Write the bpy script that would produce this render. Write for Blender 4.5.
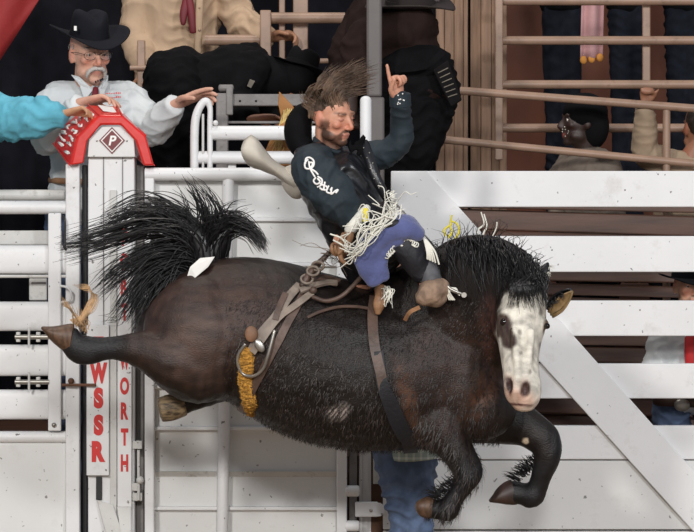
import bpy, math, random
import numpy as np
from mathutils import Vector, Matrix
from mathutils.bvhtree import BVHTree

random.seed(7)
rng = np.random.default_rng(7)
for o in list(bpy.data.objects):
    bpy.data.objects.remove(o)
scene = bpy.context.scene
COL = scene.collection

# ------------------------------------------------------------------ camera
CAM_D, FPX, CAM_Z = 14.0, 3220.0, 1.65          # distance to the horse, focal length in px, eye height
cam = bpy.data.cameras.new('camera')
cam.sensor_width = 36.0
cam.lens = FPX / 694.0 * 36.0
cam.clip_end = 200
camo = bpy.data.objects.new('camera', cam)
COL.objects.link(camo)
camo.location = (0, -CAM_D, CAM_Z)
camo.rotation_euler = (math.pi / 2, 0, 0)
scene.camera = camo

# ------------------------------------------------------------------ world, arena lamps and an added fill lamp
w = bpy.data.worlds.new('arena_air')
scene.world = w
w.use_nodes = True
bg = w.node_tree.nodes['Background']
bg.inputs[0].default_value = (0.86, 0.9, 1.0, 1)
bg.inputs[1].default_value = 0.6


def area(name, loc, target, size, power, col):
    l = bpy.data.lights.new(name, 'AREA')
    l.shape = 'DISK'
    l.size = size
    l.energy = power
    l.color = col
    o = bpy.data.objects.new(name, l)
    COL.objects.link(o)
    o.location = loc
    o.rotation_euler = (Vector(target) - Vector(loc)).to_track_quat('-Z', 'Y').to_euler()
    return o


area('arena_and_fill_lamp', (-5.0, -13.0, 7.0), (0, 0.5, 1.4), 1.2, 1700, (1.0, 0.97, 0.93))
area('arena_and_fill_lamp', (6.0, -12.0, 6.5), (0, 0.5, 1.4), 1.2, 1150, (0.95, 0.97, 1.0))
area('arena_and_fill_lamp', (1.0, -17.0, 6.0), (0, 0.5, 1.2), 1.6, 1500, (1.0, 0.98, 0.96))  # unseen frontal fill, added to brighten the lower gate panels
area('arena_and_fill_lamp', (-1.0, 1.5, 9.0), (0, 1.2, 1.0), 2.5, 350, (1.0, 0.93, 0.85))

scene.view_settings.view_transform = 'Standard'
scene.view_settings.look = 'None'
scene.view_settings.gamma = 1.0
scene.view_settings.use_curve_mapping = False
scene.view_settings.exposure = -0.86


# ------------------------------------------------------------------ helpers
def P(px, py, Y=0.0):
    s = (CAM_D + Y) / FPX
    return Vector(((px - 347.0) * s, Y, CAM_Z - (py - 266.0) * s))


def S(px, Y=0.0):
    return px * (CAM_D + Y) / FPX


def lin(c):
    r = []
    for v in c[:3]:
        v = v / 255.0
        r.append(v / 12.92 if v <= 0.04045 else ((v + 0.055) / 1.055) ** 2.4)
    return tuple(r)


def L4(c):
    return (*lin(c), 1.0)


def norm(v):
    v = Vector(v)
    return v.normalized()


BASE = {}


class MB:
    def __init__(s):
        s.V, s.F = [], []

    def add(s, vs, fs):
        b = len(s.V)
        s.V.extend([tuple(v) for v in vs])
        s.F.extend([tuple(i + b for i in f) for f in fs])
        return s

    def hexa(s, q):
        """8 corners: 0-3 front loop, 4-7 back loop"""
        return s.add(q, [(0, 1, 2, 3), (7, 6, 5, 4), (0, 4, 5, 1), (1, 5, 6, 2), (2, 6, 7, 3), (3, 7, 4, 0)])

    def box(s, a, b):
        x0, y0, z0 = a
        x1, y1, z1 = b
        return s.hexa([(x0, y0, z0), (x1, y0, z0), (x1, y0, z1), (x0, y0, z1),
                       (x0, y1, z0), (x1, y1, z0), (x1, y1, z1), (x0, y1, z1)])

    def bpx(s, x0, y0, x1, y1, Y, T):
        """box given by its front face in photo pixels at depth Y, thickness T metres"""
        a, b = P(x0, y1, Y), P(x1, y0, Y)
        return s.box((a.x, Y, a.z), (b.x, Y + T, b.z))

    def prism(s, poly, vec):
        n = len(poly)
        vec = Vector(vec)
        vs = [Vector(p) for p in poly] + [Vector(p) + vec for p in poly]
        fs = [tuple(range(n)), tuple(range(2 * n - 1, n - 1, -1))]
        for i in range(n):
            j = (i + 1) % n
            fs.append((i, i + n, j + n, j))
        return s.add(vs, fs)

    def ell(s, c, ax, n=12, m=8):
        c = Vector(c)
        ax = [Vector(a) for a in ax]
        vs, fs = [c + ax[2]], []
        for i in range(1, m):
            t = math.pi * i / m
            for j in range(n):
                p = 2 * math.pi * j / n
                vs.append(c + ax[0] * (math.sin(t) * math.cos(p)) + ax[1] * (math.sin(t) * math.sin(p)) + ax[2] * math.cos(t))
        vs.append(c - ax[2])
        for j in range(n):
            fs.append((0, 1 + j, 1 + (j + 1) % n))
        for i in range(m - 2):
            for j in range(n):
                a = 1 + i * n
                fs.append((a + j, a + n + j, a + n + (j + 1) % n, a + (j + 1) % n))
        a = 1 + (m - 2) * n
        for j in range(n):
            fs.append((a + j, len(vs) - 1, a + (j + 1) % n))
        return s.add(vs, fs)

    def ball(s, c, r, n=12, m=8):
        if not hasattr(r, '__len__'):
            r = (r, r, r)
        return s.ell(c, [(r[0], 0, 0), (0, r[1], 0), (0, 0, r[2])], n, m)

    def loft(s, pts, ra, rb=None, ref=(0, 1, 0), n=14, sub=3, cap=0.6):
        rb = ra if rb is None else rb
        A = np.array([[*Vector(p), a, b] for p, a, b in zip(pts, ra, rb)], float)
        A = catmull(A, sub)
        p, a, b = A[:, :3], A[:, 3], A[:, 4]
        t = np.gradient(p, axis=0)
        t /= np.linalg.norm(t, axis=1)[:, None] + 1e-12
        if cap:
            r0, r1 = (a[0] + b[0]) / 2, (a[-1] + b[-1]) / 2
            pre = [(p[0] - t[0] * r0 * cap, .25), (p[0] - t[0] * r0 * cap * .8, .62), (p[0] - t[0] * r0 * cap * .45, .88)]
            post = [(p[-1] + t[-1] * r1 * cap * .45, .88), (p[-1] + t[-1] * r1 * cap * .8, .62), (p[-1] + t[-1] * r1 * cap, .25)]
            p = np.vstack([[q[0] for q in pre], p, [q[0] for q in post]])
            a = np.concatenate([[a[0] * q[1] for q in pre], a, [a[-1] * q[1] for q in post]])
            b = np.concatenate([[b[0] * q[1] for q in pre], b, [b[-1] * q[1] for q in post]])
            t = np.vstack([[t[0]] * 3, t, [t[-1]] * 3])
        ref = np.array(ref, float)
        B = ref[None, :] - (t @ ref)[:, None] * t
        B /= np.linalg.norm(B, axis=1)[:, None] + 1e-12
        N = np.cross(B, t)
        k = len(p)
        th = np.linspace(0, 2 * math.pi, n, endpoint=False)
        vs = (p[:, None, :] + a[:, None, None] * np.cos(th)[None, :, None] * N[:, None, :]
              + b[:, None, None] * np.sin(th)[None, :, None] * B[:, None, :]).reshape(-1, 3)
        fs = []
        for i in range(k - 1):
            for j in range(n):
                j2 = (j + 1) % n
                fs.append((i * n + j, i * n + j2, (i + 1) * n + j2, (i + 1) * n + j))
        fs.append(tuple(range(n - 1, -1, -1)))
        fs.append(tuple((k - 1) * n + j for j in range(n)))
        return s.add(vs, fs)

    def pipe(s, a, b, r, n=14):
        a, b = Vector(a), Vector(b)
        d = (b - a).normalized()
        ref = (0, 1, 0) if abs(d.y) < .9 else (1, 0, 0)
        return s.loft([a, b], [r, r], ref=ref, n=n, sub=1, cap=0)

    def tube(s, pts, r, n=8, sub=4, ref=(0, 1, 0)):
        rr = r if hasattr(r, '__len__') else [r] * len(pts)
        return s.loft(pts, rr, ref=ref, n=n, sub=sub, cap=.5)

    def strap(s, pts, nrm, wid, th=.004, sub=3):
        """flat band along pts; nrm = outward normal at each point"""
        A = catmull(np.array([[*Vector(p), *Vector(q), (wid[i] if hasattr(wid, '__len__') else wid)]
                              for i, (p, q) in enumerate(zip(pts, nrm))], float), sub)
        p, nn, ww = A[:, :3], A[:, 3:6], A[:, 6]
        t = np.gradient(p, axis=0)
        t /= np.linalg.norm(t, axis=1)[:, None] + 1e-12
        nn = nn - (nn * t).sum(1)[:, None] * t
        nn /= np.linalg.norm(nn, axis=1)[:, None] + 1e-12
        sd = np.cross(t, nn) * ww[:, None] / 2
        q = np.stack([p - sd, p + sd, p + sd + nn * th, p - sd + nn * th], 1).reshape(-1, 3)
        fs = [(3, 2, 1, 0)]
        k = len(p)
        for i in range(k - 1):
            for j in range(4):
                j2 = (j + 1) % 4
                fs.append((i * 4 + j, i * 4 + j2, i * 4 + 4 + j2, i * 4 + 4 + j))
        fs.append(tuple((k - 1) * 4 + j for j in range(4)))
        return s.add(q, fs)

    def mesh(s, name='m'):
        me = bpy.data.meshes.new(name)
        me.from_pydata(s.V, [], s.F)
        me.update()
        return me

    def build(s, name, mat, parent=None, smooth=False, bevel=0, kind=None):
        me = s.mesh(name)
        return finish(me, name, mat, parent, smooth, bevel, kind)


def catmull(A, sub):
    if len(A) < 3 or sub <= 1:
        if sub <= 1:
            return A
        return np.vstack([A[0] + (A[1] - A[0]) * k / sub for k in range(sub)] + [A[1]])
    out = []
    E = np.vstack([2 * A[0] - A[1], A, 2 * A[-1] - A[-2]])
    for i in range(1, len(E) - 2):
        p0, p1, p2, p3 = E[i - 1], E[i], E[i + 1], E[i + 2]
        for k in range(sub):
            t = k / sub
            out.append(.5 * ((2 * p1) + (-p0 + p2) * t + (2 * p0 - 5 * p1 + 4 * p2 - p3) * t * t + (-p0 + 3 * p1 - 3 * p2 + p3) * t ** 3))
    out.append(A[-1])
    return np.array(out)


def finish(me, name, mat, parent=None, smooth=False, bevel=0, kind=None):
    base = BASE.get(parent, Vector((0, 0, 0))) if parent is not None else Vector((0, 0, 0))
    if base.length > 0:
        co = np.empty(len(me.vertices) * 3, np.float32)
        me.vertices.foreach_get('co', co)
        co = co.reshape(-1, 3) - np.array(base, np.float32)
        me.vertices.foreach_set('co', co.ravel())
    me.name = name
    o = bpy.data.objects.new(name, me)
    COL.objects.link(o)
    if mat:
        me.materials.append(mat)
    if smooth:
        me.shade_smooth()
        if smooth != True:
            me.set_sharp_from_angle(angle=smooth)
    if parent is not None:
        o.parent = parent
        BASE[o] = base
    if bevel:
        b = o.modifiers.new('bevel', 'BEVEL')
        b.width = bevel
        b.segments = 2
        b.limit_method = 'ANGLE'
        b.angle_limit = .7
    if kind:
        o['kind'] = kind
    me.update()
    return o


def tag(o, label, cat, group=None):
    o['label'] = label
    o['category'] = cat
    if group:
        o['group'] = group
    return o


def thing(name, label, cat, loc, group=None):
    o = bpy.data.objects.new(name, None)
    COL.objects.link(o)
    o.empty_display_size = .1
    o.location = loc
    BASE[o] = Vector(loc)
    return tag(o, label, cat, group)


def fuse(mb, voxel, smooth=3, fac=.5):
    me = mb.mesh('tmp')
    o = bpy.data.objects.new('tmp', me)
    COL.objects.link(o)
    r = o.modifiers.new('r', 'REMESH')
    r.mode = 'VOXEL'
    r.voxel_size = voxel
    if smooth:
        q = o.modifiers.new('s', 'SMOOTH')
        q.iterations = smooth
        q.factor = fac
    dg = bpy.context.evaluated_depsgraph_get()
    dg.update()
    out = bpy.data.meshes.new_from_object(o.evaluated_get(dg))
    bpy.data.objects.remove(o)
    bpy.data.meshes.remove(me)
    return out


def get_co(me):
    co = np.empty(len(me.vertices) * 3, np.float32)
    me.vertices.foreach_get('co', co)
    return co.reshape(-1, 3).astype(float)


def get_no(me):
    no = np.empty(len(me.vertices) * 3, np.float32)
    me.vertex_normals.foreach_get('vector', no)
    return no.reshape(-1, 3).astype(float)


def set_co(me, co):
    me.vertices.foreach_set('co', co.astype(np.float32).ravel())
    me.update()


def set_col(me, c):
    a = me.color_attributes.new('Col', 'FLOAT_COLOR', 'POINT')
    c4 = np.ones((len(c), 4), np.float32)
    c4[:, :3] = c
    a.data.foreach_set('color', c4.ravel())


def to_px(co):
    s = (CAM_D + co[:, 1]) / FPX
    return 347 + co[:, 0] / s, 266 - (co[:, 2] - CAM_Z) / s


def wavy(co, k, seed, warp=1.5):
    """smooth pseudo noise in -1..1, vectorised"""
    r = np.random.default_rng(seed)
    out = np.zeros(len(co))
    for i in range(4):
        d1, d2 = r.normal(size=3), r.normal(size=3)
        d1 /= np.linalg.norm(d1)
        d2 /= np.linalg.norm(d2)
        out += np.sin(co @ d1 * k * (1 + .35 * i) + warp * np.sin(co @ d2 * k * .7 + r.uniform(0, 6)) + r.uniform(0, 6))
    return out / 4


def wrinkle(me, amp, k, seed):
    co, no = get_co(me), get_no(me)
    h = wavy(co, k, seed, 2.2)
    h = 1 - 2 * np.abs(h) ** .7
    set_co(me, co + no * (h * amp)[:, None])


def folds(me, amp, seed, k=95.0):
    """creases across the cloth"""
    co, no = get_co(me), get_no(me)
    r = np.random.default_rng(seed)
    a, b, c_ = r.uniform(0, 6, 3)
    x, y, z = co.T
    w_ = k * z + 2.6 * np.sin(15 * x + a + 6 * z) + 2.2 * np.sin(19 * y + b + 9 * x) + 1.5 * np.sin(41 * x + c_)
    h = np.clip(np.sin(w_), -.3, 1) * np.clip(.45 + wavy(co, 9, seed + 50) * 1.2, 0, 1)
    set_co(me, co + no * (h * amp)[:, None])


def sstep(x, a, b):
    t = np.clip((x - a) / (b - a), 0, 1)
    return t * t * (3 - 2 * t)


# ------------------------------------------------------------------ materials
def nodes(name):
    m = bpy.data.materials.new(name)
    m.use_nodes = True
    nt = m.node_tree
    return m, nt, nt.nodes['Principled BSDF']


def M(name, col, rough=.5, metal=0.0, spec=.5, var=.12, scale=9.0, bump=0.0, bscale=60.0, stretch=(1, 1, 1),
      dirt=None, dirt_amt=.5, dirt_scale=5.0, col2=None, coat=0.0, sheen=0.0, attr=False, alpha=None, speck=0.0):
    m, nt, b = nodes(name)
    N, Lk = nt.nodes, nt.links
    tc = N.new('ShaderNodeTexCoord')
    mp = N.new('ShaderNodeMapping')
    mp.inputs['Scale'].default_value = stretch
    Lk.new(tc.outputs['Object'], mp.inputs[0])
    nz = N.new('ShaderNodeTexNoise')
    nz.inputs['Scale'].default_value = scale
    nz.inputs['Detail'].default_value = 6
    Lk.new(mp.outputs[0], nz.inputs['Vector'])
    mix = N.new('ShaderNodeMix')
    mix.data_type = 'RGBA'
    if attr:
        at = N.new('ShaderNodeAttribute')
        at.attribute_name = 'Col'
        dk = N.new('ShaderNodeMix')
        dk.data_type = 'RGBA'
        dk.blend_type = 'MULTIPLY'
        dk.inputs[0].default_value = 1
        Lk.new(at.outputs['Color'], dk.inputs[6])
        dk.inputs[7].default_value = (1 - 2 * var, 1 - 2 * var, 1 - 2 * var, 1)
        Lk.new(at.outputs['Color'], mix.inputs[7])
        Lk.new(dk.outputs[2], mix.inputs[6])
    else:
        c = lin(col)
        c2 = lin(col2) if col2 else tuple(v * (1 - 2 * var) for v in c)
        mix.inputs[6].default_value = (*c2, 1)
        mix.inputs[7].default_value = (*c, 1)
    rp = N.new('ShaderNodeMapRange')
    rp.inputs[1].default_value = .35
    rp.inputs[2].default_value = .62
    Lk.new(nz.outputs[0], rp.inputs[0])
    Lk.new(rp.outputs[0], mix.inputs[0])
    out = mix.outputs[2]
    if dirt:
        n2 = N.new('ShaderNodeTexNoise')
        n2.inputs['Scale'].default_value = dirt_scale
        n2.inputs['Detail'].default_value = 10
        n2.inputs['Roughness'].default_value = .7
        Lk.new(tc.outputs['Object'], n2.inputs['Vector'])
        r2 = N.new('ShaderNodeMapRange')
        r2.inputs[1].default_value = .56
        r2.inputs[2].default_value = .72
        r2.inputs[4].default_value = dirt_amt
        Lk.new(n2.outputs[0], r2.inputs[0])
        m2 = N.new('ShaderNodeMix')
        m2.data_type = 'RGBA'
        Lk.new(r2.outputs[0], m2.inputs[0])
        Lk.new(out, m2.inputs[6])
        m2.inputs[7].default_value = L4(dirt)
        out = m2.outputs[2]
    if speck:
        n4 = N.new('ShaderNodeTexNoise')
        n4.inputs['Scale'].default_value = 38
        n4.inputs['Detail'].default_value = 3
        Lk.new(tc.outputs['Object'], n4.inputs['Vector'])
        r4 = N.new('ShaderNodeMapRange')
        r4.inputs[1].default_value = .69
        r4.inputs[2].default_value = .73
        r4.inputs[4].default_value = speck
        Lk.new(n4.outputs[0], r4.inputs[0])
        m4 = N.new('ShaderNodeMix')
        m4.data_type = 'RGBA'
        Lk.new(r4.outputs[0], m4.inputs[0])
        Lk.new(out, m4.inputs[6])
        m4.inputs[7].default_value = L4((60, 52, 46))
        out = m4.outputs[2]
    Lk.new(out, b.inputs['Base Color'])
    b.inputs['Roughness'].default_value = rough
    b.inputs['Metallic'].default_value = metal
    b.inputs['Specular IOR Level'].default_value = spec
    b.inputs['Coat Weight'].default_value = coat
    b.inputs['Sheen Weight'].default_value = sheen
    if bump:
        n3 = N.new('ShaderNodeTexNoise')
        n3.inputs['Scale'].default_value = bscale
        n3.inputs['Detail'].default_value = 4
        Lk.new(mp.outputs[0], n3.inputs['Vector'])
        bp = N.new('ShaderNodeBump')
        bp.inputs['Strength'].default_value = bump
        bp.inputs['Distance'].default_value = .01
        Lk.new(n3.outputs[0], bp.inputs['Height'])
        Lk.new(bp.outputs[0], b.inputs['Normal'])
    if alpha is not None:
        b.inputs['Transmission Weight'].default_value = alpha
        b.inputs['IOR'].default_value = 1.05
    return m


WHITE = M('white_gate_paint', (226, 226, 226), .45, var=.03, scale=3, dirt=(150, 143, 132), dirt_amt=.35, dirt_scale=6, bump=.06, bscale=30, speck=.8)
WHITE2 = M('white_panel_paint', (221, 221, 219), .5, var=.04, scale=2, dirt=(165, 158, 148), dirt_amt=.3, dirt_scale=4, bump=.05, bscale=20, speck=.7)
WHITE3 = M('worn_white_paint', (205, 204, 200), .5, var=.06, scale=6, dirt=(112, 100, 88), dirt_amt=.6, dirt_scale=12, bump=.1, bscale=40, speck=.8)
GREYPIPE = M('grey_weathered_steel', (128, 124, 122), .5, var=.12, scale=12, dirt=(70, 62, 58), dirt_amt=.6, dirt_scale=20, bump=.15)
POLE = M('grey_pole_paint', (92, 86, 84), .5, var=.06)
TAN = M('tan_pipe_paint', (158, 128, 108), .45, var=.1, scale=8, dirt=(90, 66, 52), dirt_amt=.5, dirt_scale=15)
BLACKM = M('black_steel', (24, 24, 26), .5)
STEEL = M('bare_steel', (170, 166, 158), .35, metal=.8, var=.15)
RUST = M('rusty_steel', (110, 74, 52), .7, var=.25, bump=.2)
RED = M('red_vinyl', (214, 38, 32), .35, var=.06, bump=.12, bscale=18, coat=.3)
REDINK = M('red_paint', (206, 40, 36), .5, var=.05)
WHITEINK = M('white_ink', (238, 236, 232), .5, var=.02)
MAROON = M('maroon_enamel', (110, 26, 30), .4, var=.05)
CURTAIN = M('black_drape', (24, 24, 29), .95, var=.15, spec=.05)
BANNER = M('red_banner', (150, 34, 34), .7, var=.06, bump=.1)
DIRT = M('arena_dirt', (158, 136, 112), .95, var=.2, scale=4, bump=.8, bscale=25)
BACKWALL = M('rust_brown_wall', (104, 58, 38), .8, var=.2, scale=1.5)
BOARD = M('weathered_tan_board', (146, 116, 94), .75, var=.2, scale=6, stretch=(6, 6, .6), bump=.3, bscale=20)
BROWNPLANK = M('dark_brown_plank', (92, 62, 48), .55, var=.25, scale=4, stretch=(.5, 3, 6), bump=.2, bscale=14)
COAT = M('horse_coat', None, .47, spec=.34, var=.24, scale=34, attr=True, bump=.3, bscale=320, stretch=(.3, 1, .7))
HAIRB = M('black_horse_hair', (18, 17, 19), .38, var=.2, spec=.5)
FUR = M('dark_body_hair', (30, 23, 20), .5, var=.3, scale=30)
HOOF = M('brown_hoof', (98, 72, 54), .5, var=.25, scale=14, stretch=(4, 4, 1), bump=.2)
HOOFT = M('striped_tan_hoof', (140, 120, 90), .55, scale=16, stretch=(1, 5, 5), col2=(46, 36, 30), bump=.2)
HOOFD = M('dark_hoof', (62, 44, 38), .5, var=.2, scale=14)
SKIN = M('skin', None, .5, var=.05, scale=30, attr=True, bump=.1, bscale=120)
EYEM = M('eye', (22, 14, 12), .1, var=.02)
EYEW = M('eye_white', (225, 215, 205), .2, var=.02)
LEATHER = M('brown_leather', (92, 72, 62), .5, var=.2, scale=18, bump=.2)
LEATHERL = M('tan_leather', (160, 118, 84), .55, var=.18, scale=18, bump=.2)
LEATHERK = M('brown_knob_leather', (138, 100, 74), .6, var=.2, scale=18, bump=.2)
LEATHERG = M('grey_worn_leather', (142, 128, 116), .55, var=.2, scale=18, bump=.25)
FLEECE = M('gold_fleece', (206, 150, 62), .9, var=.25, scale=45, bump=.9, bscale=90)
GOLD = M('gold_fringe', (206, 140, 60), .8, var=.2)
STRAW = M('straw_hair', (196, 158, 116), .7, var=.3, scale=30)
PHOTO_PINK = M('pink_cloth', (196, 150, 150), .8, var=.1)
BLKLEATHER = M('black_vest_leather', (26, 27, 31), .33, var=.15, bump=.25, bscale=25, spec=.6)
TEAL = M('dark_teal_shirt', (28, 42, 50), .75, var=.12, bump=.2, bscale=300)
CHAP = M('blue_suede', (84, 92, 140), .85, var=.13, scale=12, bump=.35, bscale=80, sheen=.3)
CHAPD = M('black_chap_leather', (22, 23, 30), .6, var=.2, bump=.25)
FRINGE = M('white_leather_fringe', (228, 226, 214), .6, var=.06)
HAIRDK = M('dark_hair', (46, 36, 30), .6, var=.3, scale=40, bump=.5)
YELLOW = M('yellow_tape', (224, 208, 60), .5, var=.05)
HAIR = M('brown_hair', (124, 100, 82), .45, var=.4, scale=18)
BEARDG = M('grey_moustache', (196, 190, 184), .6, var=.15, scale=60)
FELT = M('black_felt', (24, 25, 32), .9, var=.1, spec=.2)
FELTW = M('cream_felt', (206, 198, 184), .8, var=.06, dirt=(160, 130, 104), dirt_amt=.5, dirt_scale=8)
SHIRTW = M('white_shirt', (206, 210, 211), .8, var=.05, bump=.12, bscale=60)
SHIRTG = M('grey_shirt', (150, 152, 154), .8, var=.06)
SHIRTC = M('cream_shirt', (188, 160, 132), .8, var=.06, bump=.1)
SHIRTT = M('turquoise_shirt', (96, 178, 200), .75, var=.1, scale=14, bump=.15)
BLACKC = M('black_cloth', (19, 18, 20), .9, var=.15, spec=.1)
DARKBR = M('dark_brown_cloth', (44, 32, 29), .9, var=.2, spec=.1)
JEANS = M('blue_denim', (86, 104, 134), .8, var=.2, scale=16, bump=.25, bscale=200, dirt=(120, 136, 160), dirt_amt=.5, dirt_scale=9)
JEANSD = M('dark_denim', (25, 29, 39), .85, var=.2, scale=16, spec=.2)
PLAID = M('green_grey_plaid', (142, 156, 152), .8, var=.1)
TIE = M('dark_red_tie', (110, 22, 34), .6, var=.1)
REDVEST = M('red_cloth', (186, 32, 36), .7, var=.08)
BOOT = M('tan_boot', (150, 124, 104), .75, var=.25, scale=20, bump=.4, bscale=60)
BOOTG = M('grey_boot_shaft', (98, 98, 102), .6, var=.2, scale=20, bump=.3)
BROWNBOOT = M('brown_boot', (74, 52, 40), .6, var=.2)
PALOMINO = M('palomino_coat', (172, 118, 62), .6, var=.15)
FLAXEN = M('flaxen_mane', (222, 192, 122), .6, var=.15)
def lens_material():
    m, nt, b = nodes('spectacle_lens')
    t = nt.nodes.new('ShaderNodeBsdfTransparent')
    g = nt.nodes.new('ShaderNodeBsdfGlossy')
    g.inputs['Roughness'].default_value = .05
    x = nt.nodes.new('ShaderNodeMixShader')
    x.inputs[0].default_value = .12
    nt.links.new(t.outputs[0], x.inputs[1])
    nt.links.new(g.outputs[0], x.inputs[2])
    nt.links.new(x.outputs[0], nt.nodes['Material Output'].inputs[0])
    return m


GLASS = lens_material()
POUCH = M('black_pouch', (26, 24, 24), .9, var=.2, spec=.1)
POUCHTXT = M('worn_print', (120, 112, 100), .7, var=.2)
TAPE = M('white_tape', (232, 230, 224), .6, var=.04)


def plaid_material():
    m, nt, b = nodes('green_plaid')
    N, Lk = nt.nodes, nt.links
    tc = N.new('ShaderNodeTexCoord')
    sp = N.new('ShaderNodeSeparateXYZ')
    Lk.new(tc.outputs['Object'], sp.inputs[0])
    mx = None
    for ax in (0, 2):
        q = N.new('ShaderNodeMath'); q.operation = 'MULTIPLY'; q.inputs[1].default_value = 190
        Lk.new(sp.outputs[ax], q.inputs[0])
        s = N.new('ShaderNodeMath'); s.operation = 'SINE'
        Lk.new(q.outputs[0], s.inputs[0])
        g = N.new('ShaderNodeMath'); g.operation = 'GREATER_THAN'; g.inputs[1].default_value = .55
        Lk.new(s.outputs[0], g.inputs[0])
        if mx is None:
            mx = g
        else:
            a = N.new('ShaderNodeMath'); a.operation = 'ADD'
            Lk.new(mx.outputs[0], a.inputs[0]); Lk.new(g.outputs[0], a.inputs[1])
            mx = a
    r = N.new('ShaderNodeMapRange'); r.inputs[2].default_value = 2
    Lk.new(mx.outputs[0], r.inputs[0])
    c = N.new('ShaderNodeMix'); c.data_type = 'RGBA'
    c.inputs[6].default_value = L4((142, 158, 152))
    c.inputs[7].default_value = L4((196, 204, 198))
    Lk.new(r.outputs[0], c.inputs[0])
    Lk.new(c.outputs[2], b.inputs['Base Color'])
    b.inputs['Roughness'].default_value = .85
    return m


PLAID = plaid_material()


# ------------------------------------------------------------------ text
def text_mb(mb, txt, cx, cz, Y, h, wscale=1.0, bold=.0, depth=.002, shear=0.0):
    cu = bpy.data.curves.new('t', 'FONT')
    cu.body = txt
    cu.size = 1
    cu.offset = bold
    cu.shear = shear
    cu.extrude = 0
    o = bpy.data.objects.new('t', cu)
    COL.objects.link(o)
    dg = bpy.context.evaluated_depsgraph_get()
    dg.update()
    me = bpy.data.meshes.new_from_object(o.evaluated_get(dg))
    co = get_co(me)
    mn, mx = co.min(0), co.max(0)
    k = h / (mx[1] - mn[1])
    c = (mn + mx) / 2
    vs = [(cx + (v[0] - c[0]) * k * wscale, Y, cz + (v[1] - c[1]) * k) for v in co]
    mb.add(vs, [tuple(p.vertices) for p in me.polygons])
    bpy.data.objects.remove(o)
    bpy.data.meshes.remove(me)
    bpy.data.curves.remove(cu)


# ================================================================== THE SETTING
mb = MB()
n = 24
for i in range(n + 1):
    for j in range(n + 1):
        x, y = -7 + 14 * i / n, -15 + 24 * j / n
        mb.V.append((x, y, .015 * math.sin(3 * x + y) * math.cos(2.3 * y - x) - .02))
for i in range(n):
    for j in range(n):
        a = i * (n + 1) + j
        mb.F.append((a, a + n + 1, a + n + 2, a + 1))
floor = mb.build('floor', DIRT, smooth=True, kind='structure')

mb = MB().box((-6, 6.0, -.1), (6, 6.15, 5.5))
wall_back = mb.build('wall_back', BACKWALL, kind='structure')
# raised walkway behind the chutes
mb = MB().box((-4, 2.1, .62), (4, 5.9, .7))
deck = mb.build('floor', BROWNPLANK, kind='structure')


# ------------------------------------------------------------------ left chute gate
def hrail(x0, x1, yc, r, Y, name, mat, parent):
    m = MB().pipe(P(x0, yc, Y), P(x1, yc, Y), S(r, Y))
    return m.build(name, mat, parent, smooth=.7)


def slot(x0, y0, x1, y1, Y, T, name, mat, parent, bev=.006):
    return MB().bpx(x0, y0, x1, y1, Y, T).build(name, mat, parent, bevel=bev)


G = thing('chute_gate', 'white steel chute gate of stacked rails and a solid lower panel, beside the lettered post', 'gate', P(20, 640, 1.0))
hrail(-60, 65, 195.2, 5.6, 1.22, 'rail', WHITE3, G)
hrail(-60, 79, 207.3, 6.8, 1.02, 'rail', WHITE, G)
slot(-60, 230.5, 62, 245, 1.12, .02, 'rail', WHITE3, G)
for (a, b) in ((245, 274), (301.5, 331), (344.5, 376), (389.5, 419.5)):
    m = MB()
    yc = (a + b) / 2
    r = (b - a) / 2
    poly = []
    for k in range(20):
        t = 2 * math.pi * k / 20
        c_, s_ = math.cos(t), math.sin(t)
        poly.append(P(-60, yc, 1.03) + Vector((0, .028 * math.copysign(abs(c_) ** .6, c_), S(r, 1.0) * math.copysign(abs(s_) ** .6, s_))))
    m.prism(poly, (S(128, 1.0), 0, 0))
    m.build('rail', WHITE, G, smooth=.8)
hrail(-60, 66, 276.3, 1.6, .985, 'rod', WHITE3, G)
hrail(-60, 66, 437, 6, 1.02, 'rail', WHITE, G)
slot(-60, 443, 66, 566, 1.01, .03, 'panel', WHITE2, G)
slot(-60, 566, 80, 580, 1.0, .05, 'rail', WHITE, G)
slot(48, 213, 61, 431, .97, .02, 'upright', WHITE, G)
slot(65.5, 164, 79.5, 600, .98, .07, 'upright', WHITE, G)
slot(29, 278, 47, 300.5, 1.08, .02, 'bracket', WHITE3, G)
slot(31, 282, 46, 284, 1.07, .012, 'bracket', GREYPIPE, G)
# latches with sliding bolts
for y in (337, 382):
    L = MB().pipe(P(15, y, .97), P(49, y, .97), S(2.6)).build('latch_bolt', STEEL, G, smooth=.7)
    MB().bpx(16, y - 5, 20, y + 5, .965, .03).build('latch_bracket', WHITE3, L, bevel=.003)
    MB().bpx(36, y - 5, 40, y + 5, .965, .03).build('latch_bracket', WHITE3, L, bevel=.003)
    MB().pipe(P(29, y - 10, .955), P(29, y + 8, .955), S(1.3)).build('latch_handle', WHITE3, L, smooth=.7)
L = MB().pipe(P(62, 385, .96), P(96, 385, .93), S(1.6)).build('latch_bolt', RUST, G, smooth=.7)
MB().ball(P(71, 381, .965), S(3.4)).build('bolt_head', RUST, G, smooth=True)
MB().ball(P(54, 425, .965), S(2.6)).build('bolt_head', STEEL, G, smooth=True)
MB().tube([P(63, 216, .96), P(65, 222, .95), P(65, 245, .95), P(66, 250, .95)], S(1.2)).build('latch_rod', BLACKM, G, smooth=True)
MB().tube([P(66, 250, .95), P(64, 246, .94), P(68, 243.5, .94), P(100, 243, .93)], S(1.3)).build('latch_rod', BLACKM, G, smooth=True)
MB().tube([P(60, 286, .96), P(66, 287, .94), P(71, 292, .94), P(70, 300, .95), P(62, 302, .96)], S(1.3)).build('gate_hook', WHITE, G, smooth=True)
slot(82, 165, 87.5, 600, 1.06, .03, 'slide_channel', BLACKM, G)

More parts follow.
